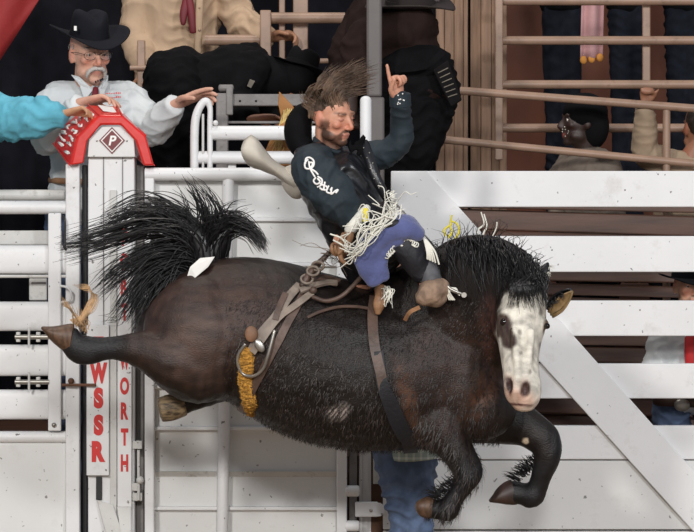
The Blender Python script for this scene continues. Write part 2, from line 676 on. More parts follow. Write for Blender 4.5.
# ------------------------------------------------------------------ lettered post
T = thing('gate_post', 'tall white steel post with red vertical lettering and a diamond P plaque', 'post', P(112, 640, 1.0))
slot(88, 156, 134.5, 610, .99, .16, 'column', WHITE, T)
slot(86.5, 325, 109, 475.5, .955, .033, 'sign_board', WHITE, T, .003)
slot(117.5, 215, 131.5, 507, .96, .028, 'sign_board', WHITE, T, .003)
slot(103, 157, 104, 325, .985, .006, 'seam', GREYPIPE, T, 0)
slot(122, 157, 123, 216, .985, .006, 'seam', GREYPIPE, T, 0)
slot(110, 190, 116.5, 532, .975, .014, 'flange', WHITE3, T, .002)
slot(96, 477, 102, 500, .98, .012, 'slot_cover', BLACKM, T, .001)
plq = [P(x, y, .955) for x, y in ((87.5, 157), (89, 139), (102, 126.5), (121, 126.5), (134, 139), (135, 157))]
pl = MB().prism(plq, (0, .035, 0)).build('plaque', WHITE2, T, bevel=.004)
dm = [P(112 + dx, 140.5 + dy, .950) for dx, dy in ((-13, 0), (0, -13.5), (13, 0), (0, 13.5))]
MB().prism(dm, (0, .006, 0)).build('diamond_border', MAROON, pl)
dm = [P(112 + dx, 140.5 + dy, .948) for dx, dy in ((-11.3, 0), (0, -11.8), (11.3, 0), (0, 11.8))]
MB().prism(dm, (0, .004, 0)).build('diamond_border', WHITEINK, pl)
dm = [P(112 + dx, 140.5 + dy, .9455) for dx, dy in ((-9.8, 0), (0, -10.2), (9.8, 0), (0, 10.2))]
MB().prism(dm, (0, .004, 0)).build('diamond_field', MAROON, pl)
m = MB()
c = P(112.5, 140.5, .944)
text_mb(m, 'P', c.x, c.z, .944, S(10.5), 1.0, .03, shear=.2)
m.build('plaque_lettering', WHITEINK, pl)
for x in (97, 127):
    MB().ball(P(x, 141, .953), S(1.0)).build('rivet', STEEL, pl, smooth=True)
for ch, y in zip('FWSSR', (347, 373, 398, 425, 451.5)):
    m = MB()
    c = P(98.5, y, .953)
    text_mb(m, ch, c.x, c.z, .953, S(22.5), .72 if ch not in 'WF' else (.56 if ch == 'W' else .8), .075)
    m.build('letter', REDINK, T)
for ch, y in zip('FORTWORTH', (237, 262, 287, 312, 361, 386, 411, 437, 463)):
    m = MB()
    c = P(124.5, y, .958)
    text_mb(m, ch, c.x, c.z, .958, S(18.5), .5 if ch != 'W' else .38, .05)
    m.build('letter', REDINK, T)
m = MB().prism([P(97, 500, .97), P(113, 505, .96), P(126, 545, .945), P(110, 548, .955)], (0, .008, 0))
m.build('bent_flap', WHITE3, T, bevel=.002)
m = MB().prism([P(117, 507, .96), P(131, 507, .96), P(131, 560, .93), P(124, 560, .93)], (0, .008, 0))
m.build('bent_flap', WHITE3, T, bevel=.002)
for x, y in ((92, 330), (106, 470), (121, 220), (128, 502)):
    MB().ball(P(x, y, .955), S(1.1)).build('bolt_head', STEEL, T, smooth=True)
# hinges to the right of the post
slot(136, 165, 144, 600, 1.08, .03, 'hinge_channel', GREYPIPE, T)
for y in (441, 493):
    MB().bpx(131, y, 142, y + 8, .98, .06).build('hinge_leaf', WHITE3, T, bevel=.003)
MB().pipe(P(138.5, 450, .97), P(138.5, 500, .97), S(1.6)).build('hinge_pin', WHITE3, T, smooth=.7)
MB().ball(P(140, 480, .96), S(4.2)).build('hinge_knob', WHITE3, T, smooth=True)
slot(130, 483, 140, 491, .97, .03, 'hinge_leaf', WHITE3, T, .003)

# red padded cover on the post
RC = thing('padded_cover', 'red vinyl padded cover with white print draped over the lettered post', 'cover', P(112, 140, 1.0))
outer = [(70, 166), (77, 137), (99, 115), (122, 115), (146, 136), (154.5, 166)]
back = [(53, 144), (62, 126), (88, 105), (117, 106), (138, 128), (148, 160)]
inner = [(143.5, 166), (135.5, 141), (121, 125.5), (101, 125.5), (88, 141), (84, 164)]
outer_s = np.array([(*P(x, y, .93),) for x, y in outer])
inner_s = np.array([(*P(x, y, .93),) for x, y in inner])
back_s = np.array([(*P(x, y, 1.17),) for x, y in back])
shifts = [Vector(b_) - Vector(a_) for a_, b_ in zip(outer_s, back_s)]
shift = shifts[1]
m = MB()
no_, ni_ = len(outer_s), len(inner_s)
front = [Vector(v) for v in outer_s] + [Vector(v) for v in inner_s]
vs = front + [v + shifts[i if i < no_ else len(front) - 1 - i] for i, v in enumerate(front)]
N_ = len(front)
fs = []
for i in range(no_ - 1):
    fs.append((i, i + 1, N_ + i + 1, N_ + i))
    a, b = N_ - 1 - i, N_ - 2 - i
    fs.append((i, a, b, i + 1))
    fs.append((N_ + i, N_ + i + 1, N_ + b, N_ + a))
    fs.append((a, N_ + a, N_ + b, b))
fs += [(0, N_, N_ + N_ - 1, N_ - 1), (no_ - 1, no_, N_ + no_, N_ + no_ - 1)]
m.add(vs, fs)
mm = m.mesh()
ob = finish(mm, 'pad', RED, RC, smooth=.35, bevel=.01)
m = MB()
for i in range(no_):
    m.tube([Vector(outer_s[i]) + Vector((0, -.004, .002)), Vector(outer_s[i]) + shifts[i] + Vector((0, 0, .004))], .003, 6, 2)
m.build('seam', RED, RC, smooth=True)


# white print on the slanted left face: blocks of scrawled characters
def on_cover(u, v):
    i = u * (no_ - 1)
    k = min(int(i), no_ - 2)
    p = Vector(outer_s[k]).lerp(Vector(outer_s[k + 1]), i - k)
    t = (Vector(outer_s[k + 1]) - Vector(outer_s[k])).normalized()
    sf = shifts[k].lerp(shifts[k + 1], i - k)
    nn = t.cross(sf).normalized()
    if nn.z < 0:
        nn = -nn
    return p + sf * v + nn * .005


m = MB()
r_ = random.Random(3)
for row, (v0, v1) in enumerate(((.12, .42), (.52, .86))):
    for k in range(7):
        u0 = .05 + k * .05
        pts = [on_cover(u0 + .034 * r_.random(), v0 + (v1 - v0) * r_.random()) for _ in range(5)]
        m.tube(pts, .0052, 5, 2, ref=(.3, 1, .4))
m.build('print', WHITEINK, RC, smooth=True)
m = MB()
q = [on_cover(.46, .3), on_cover(.62, .3), on_cover(.62, .9), on_cover(.46, .9)]
m.prism(q, (0, 0, .002))
m.build('printed_label', WHITEINK, RC)

# ------------------------------------------------------------------ middle chute gate
G = thing('chute_gate', 'white ribbed steel chute gate in the middle, behind the bronc', 'gate', P(240, 640, 1.0))
slot(144.5, 168, 154, 600, .98, .07, 'upright', WHITE, G)
slot(336.5, 175, 347, 600, .98, .07, 'upright', WHITE, G)
hrail(145, 347, 174, 6.3, 1.0, 'top_rail', WHITE, G)
slot(154, 180, 337, 600, 1.06, .012, 'panel', WHITE2, G)
m = MB().pipe(P(228.5, 172, 1.01), P(221, 600, 1.01), S(6.2)).build('center_pipe', WHITE, G, smooth=.7)
for (a, b) in ((217, 222), (262, 267), (300, 305), (340, 345), (384, 389), (426, 431), (506, 511)):
    for x0, x1 in ((154, 223), (229, 337)):
        m = MB().prism([P(x0, a, 1.06), P(x0, a + 1, 1.03), P(x0, b - 1, 1.03), P(x0, b, 1.06)], (S(x1 - x0, 1.06), 0, 0))
        m.build('rib', WHITE, G, bevel=.002)
for x0, x1 in ((154, 216), (229, 337)):
    m = MB().prism([P(x0, 471, 1.06), P(x0, 471.5, 1.035), P(x0, 476, 1.058), P(x0, 477, 1.06)], (S(x1 - x0, 1.06), 0, 0))
    m.build('rib', WHITE3, G)
for x0, x1 in ((154, 222), (230, 337)):
    m = MB().bpx(x0, 180.5, x1, 183, 1.045, .014).build('panel_edge', WHITE3, G)
m = MB()
m.bpx(154.2, 183, 156, 600, 1.05, .009)
m.build('panel_edge', WHITE3, G)
# latch loop and rails above the gate
LP = thing('guard_rail', 'white pipe guard rails with a looped end above the middle gate', 'railing', P(250, 168, 1.15))
m = MB()
loop = [P(194.5, 172, 1.12), P(194.5, 135, 1.12), P(196, 117, 1.12), P(201, 105, 1.12), P(206.5, 101.5, 1.12), P(210, 108, 1.12), P(210, 125, 1.12), P(210, 172, 1.12)]
m.loft(loop, [S(4.6)] * 3 + [S(4.3)] * 2 + [S(3)] * 3, ref=(0, 1, 0), n=12, sub=5)
m.build('loop', WHITE, LP, smooth=.8)
MB().pipe(P(203, 114, 1.12), P(203, 170, 1.12), S(1.4)).build('loop_rod', WHITE3, LP, smooth=.7)
hrail(210, 338, 133, 7.2, 1.14, 'rail', WHITE, LP)
hrail(196, 338, 157.6, 6.5, 1.14, 'rail', WHITE, LP)
MB().ball(P(215.5, 123, 1.12), S(3)).build('knob', WHITE, LP, smooth=True)
for x in (228, 250):
    MB().bpx(x, 163, x + 8, 170, 1.16, .03).build('rail_foot', WHITE, LP, bevel=.003)
# post right of the rider's head
WP = thing('gate_post', 'short white pipe post with a rounded cap behind the rider\'s raised arm', 'post', P(366, 640, 1.1))
MB().loft([P(365.8, 600, 1.12), P(365.8, 100, 1.12)], [S(6.2)] * 2, n=16, sub=1, cap=.7).build('pipe', WHITE, WP, smooth=.8)
MB().bpx(359, 170, 372, 600, 1.10, .03).build('channel', WHITE, WP, bevel=.004)
MB().bpx(349, 170, 357, 600, 1.06, .03).build('rod', GREYPIPE, WP, bevel=.004)
for y in (491, 526):
    MB().loft([P(346, y, 1.0), P(358, y, 1.0)], [S(6)] * 2, n=16, sub=1, cap=.4).build('hinge_knuckle', WHITE, WP, smooth=.9)
m = MB().bpx(355, 502, 378, 517, .985, .03)
o = m.build('hinge_arm', WHITE, WP, bevel=.006)
MB().loft([P(378, 509.5, .98), P(378, 509.5, 1.015)], [S(7.4)] * 2, ref=(1, 0, 0), n=18, sub=1, cap=0).build('hinge_eye', WHITE, o, smooth=.7)
MB().ball(P(371, 510.5, .98), S(2)).build('bolt_head', STEEL, o, smooth=True)
MB().bpx(371, 440, 383, 600, 1.1, .02).build('back_plate', RUST, WP)
MB().bpx(373, 458, 382, 484, 1.07, .02).build('hinge_leaf', WHITE3, WP, bevel=.003)

# ------------------------------------------------------------------ right board gate
G = thing('board_gate', 'wide white gate of broad horizontal boards with a diagonal brace at right', 'gate', P(560, 640, 1.0))
for (a, b) in ((171, 207), (236, 272), (300.5, 336), (363.5, 398.5), (425.5, 459.5)):
    slot(391 if a < 180 else 391, a, 760, b, 1.0, .05, 'board', WHITE, G, .005)
slot(383, 460.6, 760, 529.5, 1.005, .045, 'board', WHITE2, G, .004)
slot(383, 531, 760, 600, 1.005, .045, 'board', WHITE2, G, .004)
slot(391, 207, 425, 460, 1.004, .046, 'upright', WHITE, G, .004)
dg_ = [P(x, y, .975) for x, y in ((372 + 19, 197), (372 + 19, 171.4), (427, 171.4), (760, 540), (760, 604))]
dg_ = [P(391, 197.5, .975), P(391, 171.3, .975), P(427, 171.3, .975), P(760, 545, .975), P(760, 605, .975)]
MB().prism(dg_, (0, .024, 0)).build('diagonal_brace', WHITE, G, bevel=.004)
slot(424.6, 172, 425.4, 206, .999, .002, 'seam', GREYPIPE, G, 0)
for x, y in ((492, 183), (625, 190), (552, 250), (640, 310)):
    MB().ball(P(x, y, 1.0), S(.9)).build('bolt_head', GREYPIPE, G, smooth=True)

# brown planks seen through the gaps of the right gate
PW = thing('plank_wall', 'dark brown slanted plank wall seen through the white board gate', 'wall', P(580, 640, 2.0))
y = 190
k = 0
while y < 520:
    h = 17 + 5 * math.sin(k * 2.1)
    sl = 8 + 3 * math.sin(k * 1.3)
    m = MB()
    Yk = 2.2 + .03 * (k % 2)
    q = [P(440, y + 1, Yk), P(440, y + h, Yk - .02), P(780, y + h + sl, Yk - .02), P(780, y + 1 + sl, Yk)]
    m.prism(q, (0, .04, 0))
    m.build('plank', BROWNPLANK, PW, bevel=.008)
    y += h
    k += 1

# ------------------------------------------------------------------ grey chute frame behind, tan rails
CF = thing('holding_pen', 'weathered grey steel pen bars behind the white guard rails', 'railing', P(250, 640, 2.0))
slot(216, 93, 228, 600, 1.7, .1, 'upright', GREYPIPE, CF)
MB().loft([P(220, 88, 1.72), P(232, 88, 1.72)], [S(4)] * 2, n=12, sub=1, cap=.5).build('cap', GREYPIPE, CF, smooth=.8)
slot(228, 94, 330, 106, 1.72, .05, 'crossbar', GREYPIPE, CF)
slot(226, 88, 233, 115, 1.69, .02, 'bracket', GREYPIPE, CF)
slot(228, 121, 330, 123.5, 1.75, .02, 'crossbar', GREYPIPE, CF, .002)
for x in (240, 256):
    MB().ball(P(x, 101, 1.72), S(1.4)).build('bolt_head', BLACKM, CF, smooth=True)

TR = thing('tan_railing', 'tan pipe railing beside the cream-shirted man at top', 'railing', P(300, 300, 2.7))
hrail(270, 345, 18, 5.6, 2.65, 'rail', TAN, TR)
hrail(205, 262, 40, 5.5, 2.72, 'rail', TAN, TR)
hrail(275, 335, 61, 2.6, 2.75, 'rail', TAN, TR)
slot(260, 10, 271, 60, 2.6, .05, 'upright', TAN, TR)
slot(279, -20, 285, 62, 2.7, .04, 'upright', TAN, TR)
slot(293, -20, 308, 62, 2.72, .04, 'upright', TAN, TR)
slot(137, 40, 145, 110, 2.7, .04, 'upright', TAN, TR)
hrail(130, 152, 68, 2.5, 2.68, 'rail', TAN, TR)

PO = thing('steel_pole', 'tall grey steel pole above the rider\'s pointing finger', 'pole', P(374, 640, 1.55))
MB().bpx(366.5, -60, 382, 97, 1.5, .1).build('shaft', POLE, PO, bevel=.012)
MB().bpx(366, 97, 384.5, 640, 1.47, .14).build('sleeve', POLE, PO, bevel=.01)

# ------------------------------------------------------------------ tan boards and brown rails top right
WB = thing('board_wall', 'weathered tan upright board wall beside the brown rails', 'wall', P(470, 300, 3.4))
x = 436
k = 0
r_ = random.Random(5)
while x < 503:
    wd = 4.5 + 6.5 * r_.random()
    if 464 < x < 470:
        x = 470.5
    MB().bpx(x, -60, x + wd - .15, 168 + 240, 3.4 + .03 * r_.random(), .05).build('board', BOARD, WB, bevel=.006)
    x += wd
    k += 1
MB().bpx(430, -60, 503, 420, 3.47, .04).build('backing', BLACKC, WB)

RR = thing('stand_railing', 'brown pipe railing in front of the spectators at top right', 'railing', P(600, 300, 3.1))
for y in (1, 40.5, 84.5, 128):
    hrail(496, 780, y, 4.4, 3.1, 'rail', TAN, RR)
MB().bpx(495, -40, 503, 160, 3.05, .05).build('upright', TAN, RR, bevel=.006)
MB().bpx(642.5, -40, 650.5, 166, 3.14, .03).build('upright', TAN, RR, bevel=.006)
SR = thing('sloping_handrail', 'pair of sloping tan handrails running down behind the white board gate', 'railing', P(600, 300, 2.5))
MB().pipe(P(458, 90.5, 2.45), P(780, 115, 2.45), S(4.8)).build('rail', TAN, SR, smooth=.7)
MB().pipe(P(432, 138.5, 2.45), P(780, 172, 2.45), S(4.6)).build('rail', TAN, SR, smooth=.7)
MB().pipe(P(666.5, 107, 2.46), P(666.5, 300, 2.46), S(4.6)).build('upright', TAN, SR, smooth=.7)

# black curtain and red banner at the left
m = MB()
cols, rows = 90, 2
for i in range(cols + 1):
    x = -220 + 355 * i / cols
    yy = 3.25 + .03 * math.sin(i * .33) + .012 * math.sin(i * .8 + 1)
    for py in (-60, 420):
        m.V.append(tuple(P(x, py, 3.25) + Vector((0, yy - 3.25, 0))))
for i in range(cols):
    m.F.append((2 * i, 2 * i + 2, 2 * i + 3, 2 * i + 1))
o = m.build('curtain', CURTAIN, smooth=True)
so = o.modifiers.new('thick', 'SOLIDIFY')
so.thickness = .01
tag(o, 'black hanging drape behind the man with glasses', 'curtain')

tag(MB().bpx(136, -60, 470, 330, 4.6, .05).build('backdrop', CURTAIN), 'black backdrop panel behind the chute crew', 'backdrop')
m = MB()
for i in range(9):
    for j in range(9):
        u, v = i / 8, j / 8
        px = -30 + (68 + 0) * u
        py = -40 + (40 + 107 * (1 - u)) * v
        p = P(px, py, 2.4)
        p.y += .03 * math.sin(4 * u + 5 * v)
        m.V.append(tuple(p))
for i in range(8):
    for j in range(8):
        a = i * 9 + j
        m.F.append((a, a + 1, a + 10, a + 9))
o = m.build('banner', BANNER, smooth=True)
so = o.modifiers.new('thick', 'SOLIDIFY')
so.thickness = .006
tag(o, 'dark red banner hanging in the top left corner', 'banner')


# ================================================================== THE BRONC
def strand_mesh(curves, r0, sub=4, n=3, tip=.15, jit=0):
    V, F = [], []
    base = 0
    for ci, cpts in enumerate(curves):
        A = catmull(np.array([tuple(p) for p in cpts], float), sub)
        k = len(A)
        t = np.gradient(A, axis=0)
        t /= np.linalg.norm(t, axis=1)[:, None] + 1e-9
        ref = np.array((.3, .9, .2))
        b = ref - (t @ ref)[:, None] * t
        b /= np.linalg.norm(b, axis=1)[:, None] + 1e-9
        nn = np.cross(b, t)
        u = np.linspace(0, 1, k)
        rr = r0 if not hasattr(r0, '__len__') else r0[ci]
        r = rr * (1 - (1 - tip) * u ** 1.6)
        th = np.linspace(0, 2 * math.pi, n, endpoint=False)
        vs = A[:, None, :] + r[:, None, None] * (np.cos(th)[None, :, None] * nn[:, None, :] + np.sin(th)[None, :, None] * b[:, None, :])
        V.append(vs.reshape(-1, 3))
        for i in range(k - 1):
            for j in range(n):
                j2 = (j + 1) % n
                F.append((base + i * n + j, base + i * n + j2, base + (i + 1) * n + j2, base + (i + 1) * n + j))
        base += k * n
    m = MB()
    m.V = [tuple(v) for v in np.vstack(V)]
    m.F = F
    return m


HORSE = thing('bucking_horse', 'black bucking horse with a white bald face and flying tail, in mid-air', 'horse', P(320, 588, 0))

hb = MB()
Yax = lambda x: .09 - .20 * (x - 150) / 350.0       # the body is turned a little to the viewer at the chest
trunk = [(143, 326, 374, .10), (150, 312, 384, .17), (163, 297, 394, .23), (182, 282, 401, .275), (207, 265, 403, .30), (235, 257, 401, .305),
         (265, 259, 413, .30), (300, 268, 433, .325), (335, 279, 446, .345), (370, 288, 451, .34), (400, 290, 450, .315), (430, 286, 446, .285),
         (460, 288, 443, .25), (482, 305, 438, .20), (497, 330, 424, .14)]
hb.loft([P(x, (a + b) / 2, Yax(x)) for x, a, b, d in trunk], [S((b - a) / 2) for x, a, b, d in trunk], [d for *_, d in trunk], ref=(0, 1, 0), n=28, sub=3, cap=.25)
# neck
neck = [(425, 345, 80, .25, -.06), (452, 320, 74, .20, -.14), (478, 302, 62, .155, -.25), (500, 293, 47, .125, -.35), (517, 292, 34, .105, -.43), (526, 298, 25, .09, -.46)]
hb.loft([P(x, y, Y) for x, y, r, d, Y in neck], [S(r) for x, y, r, d, Y in neck], [d for x, y, r, d, Y in neck], ref=(0, 1, 0), n=24, sub=3, cap=.3)
# crest
hb.loft([P(428, 275, -.05), P(452, 252, -.12), (P(480, 246, -.22)), P(508, 252, -.33), P(531, 270, -.42)], [S(14), S(12), S(11), S(10), S(9)], [.07, .06, .055, .05, .05], n=14)
# head, facing the viewer
HX = norm((.97, -.22, 0))
hd = [(533, 277, 16, .075, -.45), (527, 292, 21, .10, -.47), (521.5, 308, 24.5, .125, -.49), (520, 324, 24.8, .125, -.52), (519.5, 342, 21, .105, -.56),
      (520, 360, 18.3, .085, -.60), (521.5, 376, 17.6, .075, -.635), (523, 390, 18.3, .07, -.66), (524, 401, 15.5, .055, -.67), (524, 408, 10, .035, -.67)]
hb.loft([P(x, y, Y) for x, y, r, d, Y in hd], [S(r) for x, y, r, d, Y in hd], [d for x, y, r, d, Y in hd], ref=(.22, .97, -.1), n=22, sub=3, cap=.4)
hb.ball(P(517, 330, -.42), (.092, .09, .135), 18, 12)                 # jowl
hb.ball(P(505, 318, -.40), (.07, .09, .12), 16, 10)
hb.loft([P(497, 315, -.55), P(503, 312.5, -.60), P(510, 314, -.62)], [.012, .013, .010])
hb.ball(P(502.5, 321, -.572), (.022, .03, .024))                         # orbit right
hb.ball(P(543.5, 324, -.56), (.024, .03, .026))                           # orbit left
hb.ball(P(508, 385, -.685), (.02, .02, .03))                             # nostril wings
hb.ball(P(526, 388, -.705), (.024, .018, .034))
hb.loft([P(514, 330, -.655), P(517.5, 360, -.69), P(518, 382, -.715)], [.018, .018, .016])
hb.loft([P(531, 330, -.65), P(529, 360, -.68), P(527, 380, -.70)], [.018, .016, .014])
hb.ball(P(521, 406, -.68), (.035, .03, .016))                           # lower lip
# shoulder, breast, thigh masses
hb.ell(P(448, 372, -.22), [Vector((S(40), -.05, 0)), (0, .11, 0), (0, 0, S(62))], 18, 12)
hb.ball(P(482, 408, -.20), (.15, .12, .14), 16, 10)
hb.ball(P(498, 395, -.05), (.11, .12, .13), 16, 10)
hb.ball(P(200, 338, -.115), (.25, .17, .28), 24, 16)
hb.ball(P(205, 345, .2), (.16, .13, .2), 16, 10)


def limb(pts, ref=(0, 1, 0), n=14):
    hb.loft([P(x, y, Y) for x, y, r, d, Y in pts], [S(r) for x, y, r, d, Y in pts], [d for x, y, r, d, Y in pts], ref=ref, n=n, sub=4, cap=.5)


# hind leg kicked straight back (near side)
limb([(200, 358, 46, .13, -.14), (172, 357, 34, .12, -.17), (150, 352, 22, .085, -.19), (133, 349, 17, .058, -.2), (116, 348, 12.3, .042, -.2), (102, 349, 12, .04, -.2),
      (90, 350.5, 14, .046, -.2), (79, 349, 14.5, .046, -.2), (72, 343, 12.5, .044, -.2), (67, 337, 13, .048, -.2)])
# far hind leg folded under
limb([(215, 365, 40, .12, .17), (228, 380, 22, .09, .14), (216, 391, 13, .055, .10), (203, 398, 10.5, .042, .08), (192, 401, 10.5, .042, .07), (183, 404, 11, .045, .06)])
# near foreleg, folded
limb([(432, 400, 46, .11, -.20), (442, 424, 34, .095, -.22), (454, 446, 19, .07, -.235), (464, 463, 15.5, .056, -.24), (468, 474, 14.5, .056, -.24), (461, 488, 10.2, .040, -.23),
      (453, 500, 9.8, .038, -.22), (447, 509, 12.5, .046, -.21), (439, 509.5, 10.2, .040, -.2), (430, 508, 10.8, .046, -.2)])
# far foreleg, folded
limb([(478, 405, 42, .11, -.02), (505, 418, 28, .095, -.04), (528, 428, 20, .07, -.07), (544, 442, 17.5, .060, -.09), (547, 456, 13.8, .056, -.09), (542, 474, 10.8, .040, -.08),
      (537, 487, 10.4, .039, -.06), (532, 496, 13, .047, -.05), (522, 494, 11.5, .040, -.04), (511, 492.5, 12.5, .048, -.03)])
HB = fuse(hb, .0085, 6, .5)
co, no = get_co(HB), get_no(HB)
px, py = to_px(co)
# coat relief, muscle ripple
h = .0035 * wavy(co, 26, 5) + .0022 * wavy(co, 60, 6)
headm = sstep(px, 490, 500) * sstep(py, 285, 295) * sstep(-co[:, 1], .40, .46)
h += .007 * wavy(co, 13, 8) * (1 - sstep(px, 240, 290)) * sstep(px, 135, 150)
h *= 1 - .7 * headm
# nostrils, mouth line
for (nx, ny, rx, ry) in ((508.5, 386, 4.5, 10.5), (525, 390, 6, 10.5)):
    d = np.sqrt(((px - nx) / rx) ** 2 + ((py - ny) / ry) ** 2)
    h -= .02 * (1 - sstep(d, .35, 1.0)) * (no[:, 1] < .2) * (co[:, 1] < -.5)
# jaw / cheek groove, shoulder and stifle grooves (relief only)
co = co + no * h[:, None]
set_co(HB, co)


def blob(cx, cy, rx, ry, rot=0.0, soft=.35):
    c_, s_ = math.cos(rot), math.sin(rot)
    u = (px - cx) * c_ + (py - cy) * s_
    v = -(px - cx) * s_ + (py - cy) * c_
    d = np.sqrt((u / rx) ** 2 + (v / ry) ** 2) + .22 * wavy(co, 55, 11)
    return 1 - sstep(d, 1 - soft, 1 + soft)


black, brown, warm = np.array(lin((27, 20, 17))), np.array(lin((76, 51, 41))), np.array(lin((108, 72, 52)))
base = np.tile(black, (len(co), 1))


def mixc(m_, c):
    global base
    base = base * (1 - m_[:, None]) + np.array(c) * m_[:, None]


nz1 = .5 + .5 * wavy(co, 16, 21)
mixc(np.clip(blob(205, 320, 75, 62, 0, .5) * .65 * (.4 + nz1), 0, 1), brown)
mixc(np.clip(blob(455, 375, 48, 60, 0, .5) * .55 * nz1 * 1.4, 0, 1), brown)
mixc(np.clip(blob(200, 330, 44, 42, .4, .6) * .5 * (.5 + .5 * wavy(co, 34, 91)) * nz1 * 1.4, 0, 1), lin((112, 92, 84)))  # muscle sheen on the rump, painted into the coat as grey-brown mottling
mixc(blob(408, 400, 7, 40, -.25, .7) * .5, warm)
mixc(blob(482, 395, 12, 26, .5, .7) * .5, warm)
mixc(blob(488, 330, 9, 32, 0, .5) * .6, lin((92, 62, 56)))
legm = np.clip(sstep(-px, -128, -112) + sstep(py, 455, 470) + sstep(px, 548, 556) * sstep(py, 425, 440), 0, 1)
mixc(legm, lin((27, 26, 28)))
# white patches on barrel and forearm
pt = blob(339, 412, 12, 7, -.5, .5) * (co[:, 1] < 0)
mixc(pt * np.clip(.55 + .6 * np.sin(px * 1.3 + py * 1.1), 0, 1), lin((190, 176, 168)))
mixc(blob(526, 441, 3, 3, 0, .3), lin((206, 186, 160)))
# white face
front = (co[:, 1] < -.42)
edge = 1.6 * wavy(co, 70, 31)
leftb = np.interp(py, [285, 300, 315, 335, 352, 372, 395, 415], [506, 502, 498, 495.5, 499, 500, 502, 508])
face = sstep(px - leftb + edge, -1.5, 2.5) * sstep(py + edge, 290, 297) * sstep(-px, -552, -547)
face *= front
mixc(face, lin((232, 226, 212)))
patch = np.clip(blob(504, 325, 8.5, 12, .1, .25) + blob(508, 338, 8, 12, -.3, .25), 0, 1) * front
mixc(np.clip(blob(549, 327, 5.5, 13, 0, .3), 0, 1) * (co[:, 1] < -.4), lin((92, 66, 50)))
mixc(patch, lin((66, 46, 44)))
streak = np.clip(.5 + 1.2 * wavy(co * np.array((3.0, 1, .7)), 60, 77), 0, 1)
mixc(streak * face * .22 * (1 - sstep(py, 360, 380)), lin((150, 142, 124)))
spots = np.clip(blob(520, 332, 2.2, 2.8) + blob(521, 353, 1.8, 1.8) + blob(541, 312, 2, 4) + blob(511, 305, 3, 4) + blob(541, 345, 2, 3) + blob(530, 372, 1.6, 3), 0, 1) * front * .6
mixc(spots, lin((86, 72, 66)))
pink = np.clip(blob(516, 401, 22, 10, .1, .5) * .75 + blob(508, 386, 6, 11, 0, .5) * .5 + blob(524, 389, 7, 11, 0, .5) * .4, 0, 1) * front * (py > 365)
mixc(pink, lin((206, 160, 136)))
nost = np.clip(blob(508.5, 386, 3.6, 9, -.1, .25) + blob(525, 390, 5, 9, .15, .25), 0, 1) * front
mixc(nost, lin((74, 52, 48)))
mixc(blob(517, 404.5, 17, 1.2, .08, .4) * front, lin((96, 60, 54)))
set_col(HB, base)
tree = BVHTree.FromPolygons([Vector(v) for v in co], [tuple(p.vertices) for p in HB.polygons])
HB_CO, HB_NO = co.copy(), get_no(HB)
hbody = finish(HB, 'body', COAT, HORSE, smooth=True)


def on_horse(x, y, off=.004):
    o_ = Vector((0, -CAM_D, CAM_Z))
    d = (P(x, y, 0) - o_).normalized()
    hit, nrm, *_ = tree.ray_cast(o_, d)
    if hit is None:
        return P(x, y, -.25), Vector((0, -1, 0))
    return hit + nrm * off, nrm


# eyes
for (x, y, Y) in ((503, 322, None), (547.5, 326, None)):
    if x < 520:
        p, nn = on_horse(x, y, -.008)
    else:
        p = P(547, 326, -.585)
    MB().ball(p, .0175 if x < 520 else .013, 14, 10).build('eye', EYEM, HORSE, smooth=True)


# ears: cupped leaf shapes
def ear(root, tip, side, w_, cup, mat_out, mat_in, name):
    root, tip = Vector(root), Vector(tip)
    ax = tip - root
    sd = norm(side)
    nn = ax.normalized().cross(sd).normalized()
    prof = [(0, .55), (.15, .8), (.35, 1.0), (.55, .92), (.75, .66), (.9, .34), (1, .04)]
    vs, fs = [], []
    K = 9
    for u, wd in prof:
        for j in range(K):
            a = -1 + 2 * j / (K - 1)
            vs.append(root + ax * u + sd * (w_ * wd * math.sin(a * 1.35) * 1.02) + nn * (cup * wd * (math.cos(a * 1.35) - .2)))
    for i in range(len(prof) - 1):
        for j in range(K - 1):
            fs.append((i * K + j, i * K + j + 1, (i + 1) * K + j + 1, (i + 1) * K + j))
    o = MB().add(vs, fs).build(name, mat_out, HORSE, smooth=True)
    s_ = o.modifiers.new('thick', 'SOLIDIFY')
    s_.thickness = .007
    s_.offset = 0
    return o


EARM = M('horse_ear', (152, 124, 84), .6, var=.2, scale=25)
e1 = ear(P(547.5, 312, -.47), P(571, 289, -.525), (.62, -.2, -.75), .034, .035, HAIRB, None, 'ear')
ei = ear(P(550, 315, -.485), P(572.5, 291.5, -.545), (.62, -.2, -.75), .027, .028, EARM, None, 'ear_lining')
m = MB()
e2 = ear(P(536, 290, -.46), P(548, 263, -.45), (.8, -.5, -.3), .034, -.035, HAIRB, None, 'ear')
# black tuft and pale hair on the ears
crv = []
for k in range(40):
    u = random.random()
    p = P(548, 304, -.50).lerp(P(562, 293, -.52), u)
    crv.append([p, p + Vector((.01 * random.random(), -.012, .012 - .03 * random.random())), p + Vector((.02 * random.random(), -.015, -.03 * random.random()))])
strand_mesh(crv, .0022).build('ear_hair', HAIRB, HORSE, smooth=True)
crv = []
for k in range(26):
    u = random.random()
    p = P(541, 285, -.49).lerp(P(550, 264, -.46), u)
    crv.append([p, p + Vector((.012, -.01, .004)), p + Vector((.016 + .01 * random.random(), -.012, -.012 + .02 * random.random()))])
strand_mesh(crv, .0014).build('ear_hair', FRINGE, HORSE, smooth=True)


